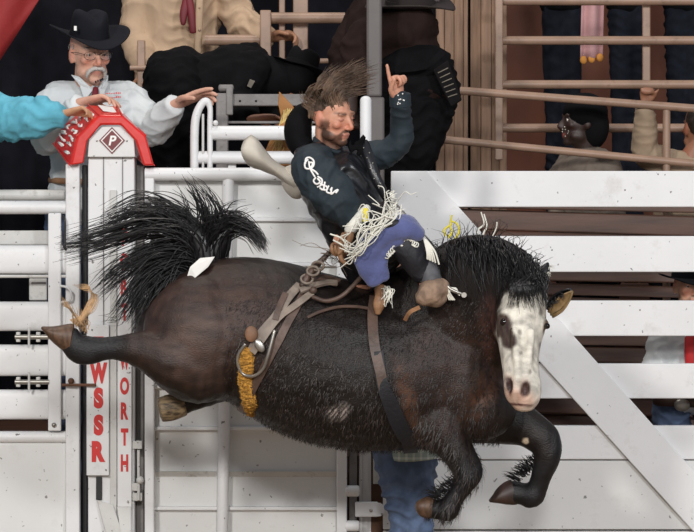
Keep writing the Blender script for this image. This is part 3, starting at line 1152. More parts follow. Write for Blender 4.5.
# hooves
def hoof(top, toe, wide, mat, up=(0, 0, 1), flare=1.25):
    top, toe = Vector(top), Vector(toe)
    d = toe - top
    m = MB()
    m.loft([top - d * .12, top + d * .05, top + d * .5, top + d * .92, toe], [wide * .92, wide, wide * 1.12, wide * flare, wide * flare * .93],
           [wide * .9, wide * .98, wide * 1.06, wide * 1.15, wide * 1.05], ref=(0, 1, 0), n=20, sub=3, cap=.12)
    return m.build('hoof', mat, HORSE, smooth=.9)


def wedge_hoof(pts, Y, wid, mat):
    m = MB()
    m.loft([P(x, y, Y) for x, y, r in pts], [S(r) for x, y, r in pts], [wid * q for q in (.9, 1.0, 1.05, .95, .6)][:len(pts)], ref=(0, 1, 0), n=20, sub=4, cap=.1)
    return m.build('hoof', mat, HORSE, smooth=.9)


wedge_hoof([(72, 338, 14), (66, 337, 13.5), (56, 334, 9), (48, 330.5, 4.5), (42, 327.5, 1.4)], -.2, .055, HOOF)
hoof(P(182, 405, .06), P(160, 410, .05), S(12), HOOFT, flare=1.05)
wedge_hoof([(432, 508, 10.5), (428, 507.5, 11), (423, 506.5, 10), (418.5, 505, 6.5), (416, 504, 3)], -.2, .05, HOOF)
wedge_hoof([(514, 492, 13), (508, 493.5, 12), (501, 496, 9), (494.5, 499, 4.5), (489.5, 501, 1.4)], -.03, .05, HOOFD)


# ------------------------------------------------------------------ tail, mane, feathers
def jp(x, y, Y, j):
    return P(x + random.gauss(0, j), y + random.gauss(0, j), Y + random.gauss(0, .02))


crv, rad = [], []


def tailgroup(nst, way, r, jr=4.0, jt=7.0, ys=.05, nsub=1):
    for _ in range(nst):
        ox, oy, oY = random.gauss(0, 1), random.gauss(0, 1), random.gauss(0, ys)
        c_ = []
        K = len(way)
        for i, (x, y) in enumerate(way):
            f = i / (K - 1)
            s_ = jr + (jt - jr) * f
            c_.append(P(x + ox * s_ + random.gauss(0, s_ * .25), y + oy * s_ + random.gauss(0, s_ * .25), .07 + oY * (.4 + f)))
        crv.append(c_)
        rad.append(r * random.uniform(.6, 1.3))


tailgroup(130, [(203, 268), (198, 245), (180, 228), (150, 224), (110, 236), (72, 247)], .0042, 7, 8)
tailgroup(90, [(203, 268), (195, 240), (172, 214), (140, 206), (105, 222)], .004, 7, 6)
tailgroup(40, [(205, 262), (205, 240), (203, 215), (196, 198), (187, 186)], .0036, 8, 6)
tailgroup(22, [(212, 260), (216, 238), (216, 215), (208, 198), (196, 186)], .0032, 7, 5)
tailgroup(110, [(203, 268), (185, 250), (160, 250), (130, 264), (104, 285)], .0042, 7, 7)
tailgroup(110, [(198, 272), (180, 262), (158, 268), (138, 288), (122, 312)], .0042, 7, 7)
tailgroup(60, [(194, 276), (178, 274), (164, 288), (152, 308), (140, 326)], .004, 5, 7)
tailgroup(110, [(212, 262), (216, 240), (228, 226), (244, 226), (256, 234), (264, 247)], .0038, 6, 3.5)
tailgroup(120, [(205, 264), (208, 248), (212, 234), (222, 222), (238, 216)], .0045, 9, 7)
tailgroup(70, [(190, 278), (176, 284), (164, 302), (156, 318), (148, 334)], .004, 5, 7)
tailgroup(60, [(196, 268), (178, 262), (165, 276), (158, 296), (150, 316)], .004, 7, 8)
tailgroup(12, [(200, 266), (180, 236), (140, 232), (100, 240), (64, 249)], .003, 4, 3)
tailgroup(8, [(198, 270), (170, 262), (140, 290), (118, 318), (104, 322)], .0032, 4, 4)
strand_mesh(crv, rad, sub=5).build('tail', HAIRB, HORSE, smooth=True)
# solid dock under the hair
m = MB()
m.loft([P(212, 275, .07), P(204, 258, .07), P(200, 240, .07), P(186, 230, .07), P(168, 232, .07)], [S(15), S(15), S(15), S(11), S(5)], [.05, .06, .06, .05, .02], n=12)
m.loft([P(206, 270, .07), P(216, 245, .07), P(228, 230, .07), P(242, 227, .07)], [S(15), S(14), S(9), S(4)], [.05, .05, .04, .02], n=12)
m.build('tail_dock', HAIRB, HORSE, smooth=True)
# white tape on the tail head
p1, n1 = on_horse(186, 284, .01)
tp = [P(184, 286, -.15), P(190, 267, -.1), P(200, 258, -.07), P(215, 256.5, -.07), P(208, 267, -.13), P(196, 277, -.17)]
MB().prism(tp, (0, .01, 0)).build('tail_tape', TAPE, HORSE, bevel=.004)

crv, rad = [], []
crest = catmull(np.array([(*P(408, 283, -.03),), (*P(428, 258, -.06),), (*P(448, 242, -.12),), (*P(478, 236, -.22),), (*P(508, 243, -.33),), (*P(532, 262, -.42),), (*P(541, 274, -.45),)]), 12)
CP = [(408, 283), (428, 258), (448, 243), (478, 237), (508, 244), (532, 262), (541, 274)]
CPs = catmull(np.array(CP, float), 12)
for k in range(620):
    i = random.random()
    cx, cy = CPs[int(i * (len(CPs) - 1))]
    p = Vector(crest[int(i * (len(crest) - 1))]) + Vector((random.gauss(0, .012), random.gauss(-.02, .025), random.gauss(-.008, .012)))
    fall = random.uniform(22, 66) * (1.0 if i < .75 else .55) * (1 if i > .2 else .7)
    sweep = random.gauss(.42, .3) * fall * (1 if i < .6 else max(.0, 1 - (i - .6) * 2.4))
    wob = random.gauss(0, 3)
    c_ = [p]
    for f in (.3, .65, 1.0):
        q, nn = on_horse(cx + sweep * f + wob * math.sin(f * 5), cy + 4 + fall * f, random.uniform(.012, .035))
        c_.append(q)
    c_[1] = c_[1] + Vector((0, -.01, .012))
    if max((c_[j + 1] - c_[j]).length for j in range(3)) > .2:
        continue
    crv.append(c_)
    rad.append(random.uniform(.002, .0042))
for k in range(70):                       # wisps that stand up along the crest
    i = random.random()
    p = Vector(crest[int(i * (len(crest) - 1))])
    ln = random.uniform(.03, .09)
    crv.append([p, p + Vector((random.gauss(.01, .015), -.01, ln * .6)), p + Vector((random.gauss(.03, .03), -.02, ln))])
    rad.append(.0018)
strand_mesh(crv, rad, sub=4).build('mane', HAIRB, HORSE, smooth=True)
crv, rad = [], []
for k in range(130):
    p = P(random.uniform(516, 540), random.uniform(272, 284), -.5 + random.gauss(0, .02))
    ex = random.uniform(506, 536)
    ey = random.uniform(290, 309)
    crv.append([p, P((p.x * 230 + 347) * .5 + ex * .5, 284, -.63), P(ex, ey, -.63)])
    rad.append(random.uniform(.0018, .0034))
strand_mesh(crv, rad, sub=4).build('forelock', HAIRB, HORSE, smooth=True)

# feather hair at the fetlocks, in one part per leg
for (xa, ya, xb, yb, Y, dx, dy, nn_, mt) in ((74, 324, 88, 332, -.2, -3, -18, 50, STRAW), (454, 480, 432, 498, -.23, -12, -3, 120, HAIRB), (536, 458, 512, 480, -.06, -13, -4, 130, HAIRB)):
    crv = []
    for k in range(nn_):
        u = random.random()
        a = jp(xa + (xb - xa) * u, ya + (yb - ya) * u, Y, 1.5)
        b_ = a + Vector((S(dx * random.uniform(.2, 1) * (.4 + .6 * u)), random.gauss(-.01, .02), -S(dy * random.uniform(.1, 1.1)) + random.gauss(0, .012)))
        crv.append([a + Vector((.02, 0, -.01)) * (1 if mt is HAIRB else 0), a.lerp(b_, .5) + Vector((random.gauss(0, .008), 0, .006)), b_])
    strand_mesh(crv, .002).build('feather', mt, HORSE, smooth=True)
# curl of straw-coloured hair over the kicked hoof
crv = []
for k in range(46):
    j = random.gauss(0, 1.6)
    crv.append([P(74 + j, 324 + j, -.21), P(84 + j, 316, -.22), P(92 + j, 306 + j, -.22), P(95 + j, 296, -.22), P(88, 289 + j, -.22), P(80 + j * 2, 289 + j, -.22)])
for k in range(24):
    j = random.gauss(0, 2.2)
    crv.append([P(78 + j, 320 + j, -.22), P(72 + j, 312 + j, -.22), P(66 + j, 305, -.22), P(64 + j, 298 + j, -.22)])
strand_mesh(crv, .0016).build('feather', STRAW, HORSE, smooth=True)

# shaggy winter coat on the barrel and belly
sel = np.where((px > 225) & (px < 500) & (py > 300) & (HB_CO[:, 1] < .12) & (headm < .1))[0]
pick = rng.choice(sel, 9000)
p0, nrm = HB_CO[pick], HB_NO[pick]
low = sstep(to_px(p0)[1], 380, 440)
flow = np.tile(np.array((-.35, 0, -.9)), (len(pick), 1)) + rng.normal(0, .3, (len(pick), 3))
flow -= (flow * nrm).sum(1)[:, None] * nrm
ln = (.014 + .016 * low) * rng.uniform(.6, 1.4, len(pick))
p1 = p0 + flow * ln[:, None] * .6 + nrm * (ln * .28)[:, None]
p2 = p0 + flow * ln[:, None] * 1.2 + nrm * (ln * .35)[:, None] + np.array((0, 0, -.004)) * low[:, None]
sd = np.cross(flow, nrm)
sd /= np.linalg.norm(sd, axis=1)[:, None] + 1e-9
sd *= .0011
V = np.stack([p0 - sd, p0 + sd, p1 - sd * .8, p1 + sd * .8, p2], 1).reshape(-1, 3)
m = MB()
m.V = [tuple(v) for v in V]
for i in range(len(pick)):
    b5 = i * 5
    m.F += [(b5, b5 + 1, b5 + 3, b5 + 2), (b5 + 2, b5 + 3, b5 + 4)]
m.build('coat_hair', FUR, HORSE, smooth=True, kind='stuff')
sub_ = rng.choice(len(pick), 2200, replace=False)
off_ = rng.normal(0, .006, (len(sub_), 1, 3)) * np.array((1, .0, 1)) + np.array((0, -.003, 0))
V2 = (V.reshape(-1, 5, 3)[sub_] + off_).reshape(-1, 3)
m = MB()
m.V = [tuple(v) for v in V2]
for i in range(len(sub_)):
    b5 = i * 5
    m.F += [(b5, b5 + 1, b5 + 3, b5 + 2), (b5 + 2, b5 + 3, b5 + 4)]
m.build('guard_hair', M('brown_guard_hair', (66, 52, 45), .5, var=.25), HORSE, smooth=True, kind='stuff')


# ------------------------------------------------------------------ tack
def ring_around(a, b, off=.004, n=44, Yc=None):
    """points around the trunk in the plane of the image line a-b and the depth axis"""
    ya = Yax((a[0] + b[0]) / 2) if Yc is None else Yc
    A, B = P(*a, ya), P(*b, ya)
    c_ = (A + B) / 2
    u = (A - B).normalized()
    pts, nr = [], []
    for k in range(n + 1):
        t = 2 * math.pi * k / n
        d = u * math.cos(t) + Vector((0, -1, 0)) * math.sin(t)
        hit, nn, *_ = tree.ray_cast(c_ + d * 1.2, -d)
        if hit is None:
            hit, nn = c_ + d * .3, d
        pts.append(hit + nn * off)
        nr.append(nn)
    return pts, nr


FS = thing('flank_strap', 'leather flank strap with gold fleece and a steel ring around the horse\'s flank', 'strap', P(262, 350, 0))
pts, nr = ring_around((316, 273), (247, 402), .006)
m = MB().strap(pts, nr, .035, .006)
m.build('strap', LEATHER, FS, smooth=.8)
# fleece on the visible lower flank
pts = [on_horse(x, y, .01) for x, y in ((247, 350), (246.5, 362), (247, 376), (249, 390), (252, 402))]
pts.append((P(256, 412, -.06), Vector((0, -.6, -.8))))
fm = MB().loft([p[0] for p in pts], [S(8)] * 4 + [S(8.5), S(8)], [.016] * 6, ref=(0, 1, 0), n=14, sub=5)
fme = fuse(fm, .004, 1)
c_, n_ = get_co(fme), get_no(fme)
set_co(fme, c_ + n_ * (.004 * wavy(c_, 260, 3, 2.5) + .003 * rng.normal(size=len(c_)))[:, None])
finish(fme, 'fleece', FLEECE, FS, smooth=True)
# leather runs and hardware


def run(pxs, wid, mat, name, parent, off=.008, th=.005, sub=4):
    q = [on_horse(x, y, off) for x, y in pxs]
    return MB().strap([a[0] for a in q], [a[1] for a in q], wid, th, sub).build(name, mat, parent, smooth=.8)


run([(300, 287), (288, 300), (276, 318), (262, 334), (253, 350)], S(9), LEATHERG, 'billet', FS, .014)
run([(312, 296), (296, 308), (279, 320), (263, 340), (254, 352)], S(7), LEATHERG, 'billet', FS, .02)
run([(286, 296), (280, 310), (276, 322)], S(6), LEATHER, 'keeper', FS, .024)
p, nn = on_horse(252, 334, .03)
MB().ell(p, [(S(6.5), 0, 0), nn * .012, (0, 0, S(8))], 16, 10).build('leather_knob', LEATHERK, FS, smooth=True)
rp = [on_horse(x, y, .03)[0] for x, y in ((246, 343), (240, 352), (239.5, 362), (246, 371), (257, 373), (266, 367), (270, 356), (273, 344), (276, 332))]
MB().tube(rp, S(1.7), 8, 5).build('steel_ring', STEEL, FS, smooth=True)
p, nn = on_horse(262, 345, .03)
MB().ell(p, [(S(3.5), 0, S(3)), nn * .006, (-S(4), 0, S(6))], 8, 6).build('buckle', STEEL, FS, smooth=True)

RG = thing('bareback_rigging', 'brown leather rigging with cinch strapped behind the horse\'s shoulder', 'rigging', P(375, 300, 0))
pts, nr = ring_around((378, 292), (410, 448), .006)
n_ = len(pts)
MB().strap(pts[17:] + pts[:3], nr[17:] + nr[:3], S(14), .008).build('cinch', CHAPD, RG, smooth=.8)
q = [on_horse(x, y, .012) for x, y in ((378, 352), (382, 382), (390, 402), (400, 425), (412, 442))]
MB().strap([a[0] for a in q], [a[1] for a in q], [S(9), S(11), S(15), S(16), S(15)], .008).build('cinch_pad', CHAPD, RG, smooth=.8)
run([(374, 300), (372, 318), (374, 345), (380, 372), (384, 390)], S(10), LEATHER, 'latigo', RG, .016)
run([(308, 319), (322, 313), (340, 309), (358, 309), (372, 311), (380, 308)], S(3), LEATHER, 'tie_strap', RG, .012)
m = MB().loft([P(380, 288, -.30), P(382, 296, -.31), P(379, 305, -.32), P(378, 313, -.32)], [S(6), S(7), S(6), S(3)], [.02, .022, .02, .012], n=12)
m.build('body', LEATHERL, RG, smooth=True)
crv = []
for k in range(14):
    a = P(386 + random.gauss(0, 2), 287 + random.gauss(0, 2), -.34)
    crv.append([a, a + Vector((random.uniform(0, .03), -.02, -.01)), a + Vector((random.uniform(-.01, .05), -.03, -random.uniform(.04, .10)))])
strand_mesh(crv, .0028, tip=.7).build('tassel', FRINGE, RG, smooth=True)
run([(306, 287), (316, 282), (330, 284), (338, 287)], S(11), LEATHER, 'handhold_base', RG, .012, .014)
run([(300, 296), (312, 292), (326, 289), (336, 290)], S(6), LEATHERG, 'handhold', RG, .03, .012)
hp = [P(313, 297, -.28), P(326, 301, -.30), P(340, 297, -.31), (P(352, 287, -.30)), P(361, 277, -.28)]
MB().tube(hp, S(2.2), 8, 5).build('rein', LEATHER, RG, smooth=True)
p, nn = on_horse(313, 295, .03)
MB().ball(p, S(4)).build('knot', LEATHER, RG, smooth=True)
# twisted straps rising to the rider's glove
sp = [P(302, 286, -.24), P(311, 272, -.22), P(320, 262, -.2), P(330, 252, -.2)]
MB().tube(sp, [S(3.4), S(3.6), S(3), S(2.4)], 8, 5).build('strap', LEATHER, RG, smooth=True)
for k, (x, y) in enumerate(((307, 279), (313, 271), (318, 266))):
    th = np.linspace(0, 2 * math.pi, 9)
    MB().tube([P(x + 6 * math.cos(t), y + 4.5 * math.sin(t), -.25 - .03 * math.sin(t + k)) for t in th], S(1.3), 6, 2).build('strap_loop', LEATHERG, RG, smooth=True)
crv = []
for k in range(12):
    a = P(330 + random.gauss(0, 4), 254 + random.gauss(0, 4), -.22)
    crv.append([a, a + Vector((random.gauss(.02, .03), -.02, random.gauss(0, .03))), a + Vector((random.gauss(.05, .04), -.02, random.gauss(0, .03)))])
crv.append([P(340, 252, -.22), P(322, 248, -.22), P(306, 246, -.22), P(292, 240, -.22)])
crv.append([P(340, 254, -.22), P(325, 250, -.22), P(312, 243, -.22), P(300, 246, -.22)])
strand_mesh(crv, .002, tip=.6).build('loose_lace', LEATHERG, RG, smooth=True)


# ================================================================== PEOPLE
def frame(Fv, Uv):
    F_ = norm(Fv)
    U_ = (Vector(Uv) - F_ * Vector(Uv).dot(F_)).normalized()
    R_ = F_.cross(U_).normalized()
    return R_, F_, U_


def head_lofts(mb, c, Fv, Uv, sc=1.0, jaw=1.0):
    R_, F_, U_ = frame(Fv, Uv)
    c = Vector(c)

    def w(x, y, z):
        return c + (R_ * x + F_ * y + U_ * z) * sc

    def e(x, y, z, rx, ry, rz, n=14, m=10):
        mb.ell(w(x, y, z), [R_ * rx * sc, F_ * ry * sc, U_ * rz * sc], n, m)
    e(0, -.012, .035, .076, .098, .09, 20, 14)
    e(0, .02, -.005, .069, .078, .09, 18, 12)
    e(0, .03, -.055, .058 * jaw, .062, .062, 18, 12)
    e(0, .072, -.098, .026, .022, .02)
    for s in (-1, 1):
        e(s * .04, .068, -.02, .024, .02, .02)              # cheekbone
        e(s * .03, .086, .027, .026, .012, .009)            # brow
        e(s * .034, .079, .004, .0165, .012, .0125)         # eyeball and lids
        e(s * .045, .03, -.07, .02, .04, .025)              # jaw angle
        e(s * .0115, .102, -.036, .0075, .0095, .007)          # nostril wing
        mb.ell(w(s * .076, -.005, -.008), [(R_ * .011 - F_ * .004 * s) * sc, (F_ * .019 + U_ * .004) * sc, (U_ * .034 - F_ * .006) * sc], 12, 8)
    mb.loft([w(0, .088, .022), w(0, .104, -.005), w(0, .117, -.028), w(0, .105, -.04)], [.0085 * sc, .009 * sc, .0112 * sc, .0075 * sc], ref=R_, n=10)
    mb.ell(w(0, .090, -.063), [R_ * .025 * sc, F_ * .012 * sc, U_ * .0065 * sc], 12, 8)
    mb.ell(w(0, .087, -.076), [R_ * .021 * sc, F_ * .012 * sc, U_ * .0075 * sc], 12, 8)
    return w, (R_, F_, U_)


def hand_lofts(mb, w_, d, n_, side=1, curl=(.3, .3, .3, .3), thumb=.5, sc=1.0, tcurl=.3):
    d = norm(d)
    n_ = Vector(n_)
    n_ = (n_ - d * n_.dot(d)).normalized()
    t = d.cross(n_).normalized() * side
    w_ = Vector(w_)
    k = sc
    mb.loft([w_ - d * .02 * k, w_ + d * .03 * k, w_ + d * .065 * k, w_ + d * .092 * k], [.026 * k, .034 * k, .041 * k, .038 * k], [.02 * k, .018 * k, .016 * k, .013 * k], ref=n_, n=14)
    for i, (off, ln) in enumerate(((.031, .073), (.0105, .082), (-.0105, .076), (-.0305, .06))):
        p = w_ + d * (.088 * k) + t * off * k
        a = 0
        pts = [p - d * .012 * k, p]
        for seg, f in ((.45, 1), (.31, 1.15), (.24, .8)):
            a += curl[i] * f
            p = p + (d * math.cos(a) + n_ * math.sin(a) + t * off * .9) * ln * seg * k
            pts.append(p)
        mb.loft(pts, [.0098 * k, .0098 * k, .0092 * k, .0085 * k, .0072 * k], ref=t, n=8, sub=2)
    p = w_ + d * .022 * k + t * .026 * k
    d1 = norm(t * math.sin(thumb + .25) + d * math.cos(thumb + .25) + n_ * .25)
    d2 = norm(d1 + d * tcurl + n_ * tcurl * 1.2 - t * tcurl * .8)
    mb.loft([p, p + d1 * .04 * k, p + (d1 * .04 + d2 * .03) * k, p + (d1 * .04 + d2 * .056) * k], [.0155 * k, .0125 * k, .0105 * k, .0085 * k], ref=n_, n=8, sub=2)


def skin_colors(me, c, fr, sc, tone, beard=None, brow=(70, 54, 44), grey=None):
    co = get_co(me)
    R_, F_, U_ = fr
    loc = np.stack([(co - np.array(c)) @ np.array(v) for v in (R_, F_, U_)], 1) / sc
    x, y, z = loc.T
    n1 = wavy(co, 90, 4)
    near = (np.linalg.norm(loc, axis=1) < .17)
    col = np.tile(np.array(lin(tone)), (len(co), 1))

    def mixin(m_, cc):
        nonlocal col
        col = col * (1 - m_[:, None]) + np.array(lin(cc)) * m_[:, None]
    red = tuple(np.clip((tone[0] * .98, tone[1] * .72, tone[2] * .66), 0, 255))
    chk = np.exp(-(((np.abs(x) - .042) / .022) ** 2 + ((z + .025) / .022) ** 2)) * (y > .04)
    mixin(np.clip(chk * .6 * near, 0, 1), red)
    mixin(np.clip(np.exp(-((x / .016) ** 2 + ((z + .03) / .018) ** 2)) * (y > .09) * .6, 0, 1), red)
    mixin(np.clip((np.abs(x) > .072) * .4 * near, 0, 1), red)
    if beard:
        line = .038 + .022 * np.exp(-(((np.abs(x) - .042) / .016) ** 2)) * (y > .03)
        bm = sstep(-z, line, line + .010) * sstep(y, -.015, .01) * near
        bm = bm * np.where((np.abs(x) < .02) & (z > -.088) & (z < -.055) & (y > .085), .15, 1)
        side = sstep(np.abs(x), .055, .064) * sstep(-z, -.01, .02) * sstep(y, -.005, .012) * (y < .045) * near
        bm = np.clip(bm * (.9 + .15 * n1) + side * .85, 0, 1)
        mixin(bm, beard)
    lips = np.exp(-((x / .023) ** 4 + ((z + .069) / .0105) ** 4)) * (y > .08) * near
    mixin(np.clip(lips * .6, 0, 1), (168, 92, 84))
    bw = np.exp(-(((np.abs(x) - .032) / .022) ** 4 + ((z - .029 - .06 * (np.abs(x) - .03)) / .0055) ** 2)) * (y > .055) * near
    mixin(np.clip(bw * .9, 0, 1), brow)
    ln = np.exp(-(((np.abs(x) - .034) / .013) ** 4 + ((z - .003) / .0022) ** 2)) * (y > .07) * near
    mixin(np.clip(ln, 0, 1), (46, 32, 28))
    set_col(me, col)


def cowboy_hat(parent, c, Fv, Uv, sc, mat, band=None, curl=.06, tall=.115, brimw=1.0):
    R_, F_, U_ = frame(Fv, Uv)
    c = Vector(c)
    vs, fs = [], []
    n, K = 48, 7
    for k in range(K):
        u = k / (K - 1)
        for j in range(n):
            t = 2 * math.pi * j / n
            a = .082 + (.088 * brimw) * u
            b = .102 + (.092 * brimw) * u
            x, y = a * math.cos(t), b * math.sin(t)
            z = curl * (abs(math.cos(t)) ** 1.5) * u ** 1.8 - .022 * (abs(math.sin(t)) ** 3) * u ** 1.3 * (1.2 if math.sin(t) > 0 else .5)
            vs.append(c + (R_ * x + F_ * y + U_ * z) * sc)
    for k in range(K - 1):
        for j in range(n):
            fs.append((k * n + j, k * n + (j + 1) % n, (k + 1) * n + (j + 1) % n, (k + 1) * n + j))
    br = MB().add(vs, fs).build('hat', mat, parent, smooth=True)
    s_ = br.modifiers.new('thick', 'SOLIDIFY')
    s_.thickness = .005 * sc
    s_.offset = 0
    vs, fs = [], []
    prof = [(0, 1.0), (.02, 1.0), (.05, .98), (.08, .95), (.1, .91), (.112, .82), (.117, .66), (.118, .45), (.118, .22), (.118, .02)]
    for hgt, f in prof:
        for j in range(n):
            t = 2 * math.pi * j / n
            x, y = .083 * f * math.cos(t), .103 * f * math.sin(t)
            z = hgt * tall / .118
            top = sstep(np.array([hgt]), .075, .115)[0]
            z -= top * .026 * math.exp(-(x / .022) ** 2) + top * .018 * sstep(np.array([y]), .03, .1)[0]
            if hgt > .05:
                x *= 1 - .18 * sstep(np.array([y]), .02, .1)[0] * (hgt / .118)
            vs.append(c + (R_ * x + F_ * y + U_ * z) * sc)
    for k in range(len(prof) - 1):
        for j in range(n):
            fs.append((k * n + j, k * n + (j + 1) % n, (k + 1) * n + (j + 1) % n, (k + 1) * n + j))
    fs.append(tuple((len(prof) - 1) * n + j for j in range(n)))
    MB().add(vs, fs).build('crown', mat, br, smooth=True)
    vs, fs = [], []
    for k, (z, e_) in enumerate(((.002, .0015), (.002, .004), (.022, .0035), (.022, .001))):
        for j in range(n):
            t = 2 * math.pi * j / n
            vs.append(c + (R_ * (.083 + e_) * math.cos(t) + F_ * (.103 + e_) * math.sin(t) + U_ * z) * sc)
    for k in range(3):
        for j in range(n):
            fs.append((k * n + j, k * n + (j + 1) % n, (k + 1) * n + (j + 1) % n, (k + 1) * n + j))
    MB().add(vs, fs).build('hat_band', band or mat, br, smooth=.8)
    return br


def person(label, J, shirt, pants, sc=1.0, tone=(206, 158, 132), group=None, voxel=.008, hands=None, beard=None, brow=(70, 54, 44), torso_r=1.0,
           arm_r=1.0, leg_r=1.0, boots=None, wr=(.005, 34), eyes=True, sleeve_short=False, seed=1, shirt_name='shirt', jaw=1.0, long_shirt=.0, torso_flat=1.0, fold=.006, hair=None):
    """J: joints in world space. Body is one continuous mesh; clothes are children."""
    base_ = Vector((J['pelvis'].x, J['pelvis'].y, min(J[k].z for k in J if isinstance(J[k], Vector) and k != 'F' and k != 'U')))
    T_ = thing('person', label, 'person', base_, group)
    k = sc
    sh = J['shR'] - J['shL']
    if sh.length < .05:
        sh = Vector((.4, 0, 0))
    sref = norm(sh)
    pel, ch, nk = J['pelvis'], J['chest'], J['neck']

    def torso(m, inf, low=0.0):
        pts = [pel + (pel - ch).normalized() * (.09 + low) * k, pel, pel.lerp(ch, .5), ch, ch.lerp(nk, .55), nk]
        tr = torso_r * k
        ra = [(.115 * tr + inf) * torso_flat, (.12 * tr + inf) * torso_flat, (.11 * tr + inf) * torso_flat, (.125 * tr + inf) * torso_flat, .105 * tr + inf, .05 * k + inf]
        rb = [.165 * tr + inf, .165 * tr + inf, .155 * tr + inf, .18 * tr + inf, .17 * tr + inf, .058 * k + inf]
        m.loft(pts, ra, rb, ref=sref, n=22, sub=4, cap=.4)
        for s_ in ('R', 'L'):
            m.loft([ch.lerp(nk, .75), J['sh' + s_]], [.06 * k + inf, .068 * k * arm_r + inf], n=12, sub=3)

    def arm(m, s_, inf, cut=1.0):
        a, b, c_ = J['sh' + s_], J['el' + s_], J['wr' + s_]
        e = b.lerp(c_, cut)
        g = arm_r
        m.loft([a, a.lerp(b, .5), b, b.lerp(e, .5), e], [.062 * k * g + inf, .055 * k * g + inf, .046 * k * g + inf, .042 * k * g + inf, (.03 * k + inf * 1.1)],
               ref=J.get('aref' + s_, (0, 1, 0) if abs((b - a).normalized().y) < .8 else (1, 0, 0)), n=14, sub=4, cap=.3)

    def leg(m, s_, inf, cut=1.0):
        if 'hip' + s_ not in J:
            return
        a, b, c_ = J['hip' + s_], J['kn' + s_], J['an' + s_]
        e = b.lerp(c_, cut)
        g = leg_r
        m.loft([a, a.lerp(b, .5), b, b.lerp(e, .4), e], [.09 * k * g + inf, .078 * k * g + inf, .06 * k * g + inf, .056 * k * g + inf, .043 * k * g + inf], ref=J.get('lref', (1, 0, 0)), n=14, sub=4, cap=.4)

    m = MB()
    w_, fr = head_lofts(m, J['head'], J['F'], J['U'], k, jaw)
    m.loft([nk - norm(J['head'] - nk) * .03 * k, nk, w_(0, -.015, -.07), w_(0, -.01, -.02)], [.07 * k, .058 * k, .054 * k, .052 * k], ref=sref, n=14)
    torso(m, -.012)
    for s_ in ('R', 'L'):
        arm(m, s_, -.010)
        leg(m, s_, -.012)
        if 'an' + s_ in J:
            f = J.get('foot' + s_, Vector((.1, -.16, -.02)))
            m.loft([J['an' + s_], J['an' + s_] + f * .5 * k, J['an' + s_] + f * k], [.04 * k, .042 * k, .03 * k], ref=(1, 0, 0) if abs(norm(f).x) < .8 else (0, 1, 0), n=12)
        hs = (hands or {}).get(s_, None)
        wpos = J['wr' + s_]
        d_ = norm(wpos - J['el' + s_])
        if hs is None:
            hs = dict(d=d_, n=(0, -1, 0), side=1, curl=(.5, .5, .5, .5))
        hand_lofts(m, wpos + norm(hs['d']) * .012 * k, hs['d'], hs['n'], hs.get('side', 1), hs.get('curl', (.4,) * 4), hs.get('thumb', .5), k * hs.get('sc', 1.0), hs.get('tcurl', .3))
    me = fuse(m, voxel, 2, .45)
    skin_colors(me, J['head'], fr, k, tone, beard, brow)
    finish(me, 'body', SKIN, T_, smooth=True)
    if hair:
        MB().ell(w_(0, -.026, .04), [fr[0] * .081 * k, fr[1] * .09 * k, fr[2] * .09 * k], 20, 14).build('hair', hair, T_, smooth=True)
    if eyes:
        for s_ in (-1, 1):
            e_ = MB().ball(w_(s_ * .034, .0815, .0035), .0100 * k, 12, 8).build('eye', EYEW, T_, smooth=True)
            MB().ball(w_(s_ * .034, .0872, .003), .0056 * k, 8, 6).build('iris', EYEM, e_, smooth=True)
    if shirt:
        m = MB()
        torso(m, .012 * k, long_shirt)
        for s_ in ('R', 'L'):
            arm(m, s_, .014 * k, .5 if sleeve_short else .99)
        me = fuse(m, max(voxel, .007), 3, .5)
        wrinkle(me, wr[0], wr[1], seed)
        folds(me, fold, seed, 80)
        finish(me, shirt_name, shirt, T_, smooth=True)
    if pants and 'hipR' in J:
        m = MB()
        m.loft([pel + (ch - pel).normalized() * .06 * k, pel - (ch - pel).normalized() * .07 * k], [.13 * k * leg_r, .13 * k * leg_r], [.172 * k * leg_r, .165 * k * leg_r], ref=sref, n=18, sub=4, cap=.4)
        for s_ in ('R', 'L'):
            leg(m, s_, .012 * k, .97)
        me = fuse(m, max(voxel, .008), 3, .5)
        wrinkle(me, wr[0], wr[1] * .9, seed + 3)
        folds(me, fold * 1.3, seed + 3, 95)
        finish(me, 'jeans', pants, T_, smooth=True)
        for s_ in ('R', 'L'):
            if 'an' + s_ in J:
                f = J.get('foot' + s_, Vector((.1, -.16, -.02)))
                a_ = J['an' + s_]
                m = MB()
                m.loft([a_ + Vector((0, 0, .10 * k)), a_ + Vector((0, 0, .0)), a_ + f * .3 * k + Vector((0, 0, -.02 * k)), a_ + f * .75 * k + Vector((0, 0, -.03 * k)), a_ + f * 1.15 * k + Vector((0, 0, -.035 * k))],
                       [.054 * k, .052 * k, .05 * k, .046 * k, .026 * k], ref=(1, 0, 0) if abs(norm(f).x) < .8 else (0, 1, 0), n=14)
                m.build('boot', boots or BROWNBOOT, T_, smooth=True)
    return T_, w_, fr


def stand_legs(J, ground, sc=1.0, spread=.11, knee=(0, -.03), Y=None):
    pel = J['pelvis']
    sd = norm(Vector(((J['shL'] - J['shR']).x, (J['shL'] - J['shR']).y, 0)))
    for s_, q in (('R', -1), ('L', 1)):
        h_ = pel + sd * q * spread * sc - Vector((0, 0, .05 * sc))
        J['hip' + s_] = h_
        J['an' + s_] = Vector((h_.x, h_.y, ground + .075 * sc))
        J['kn' + s_] = h_.lerp(J['an' + s_], .5) + Vector((knee[0], knee[1], 0))
    return J


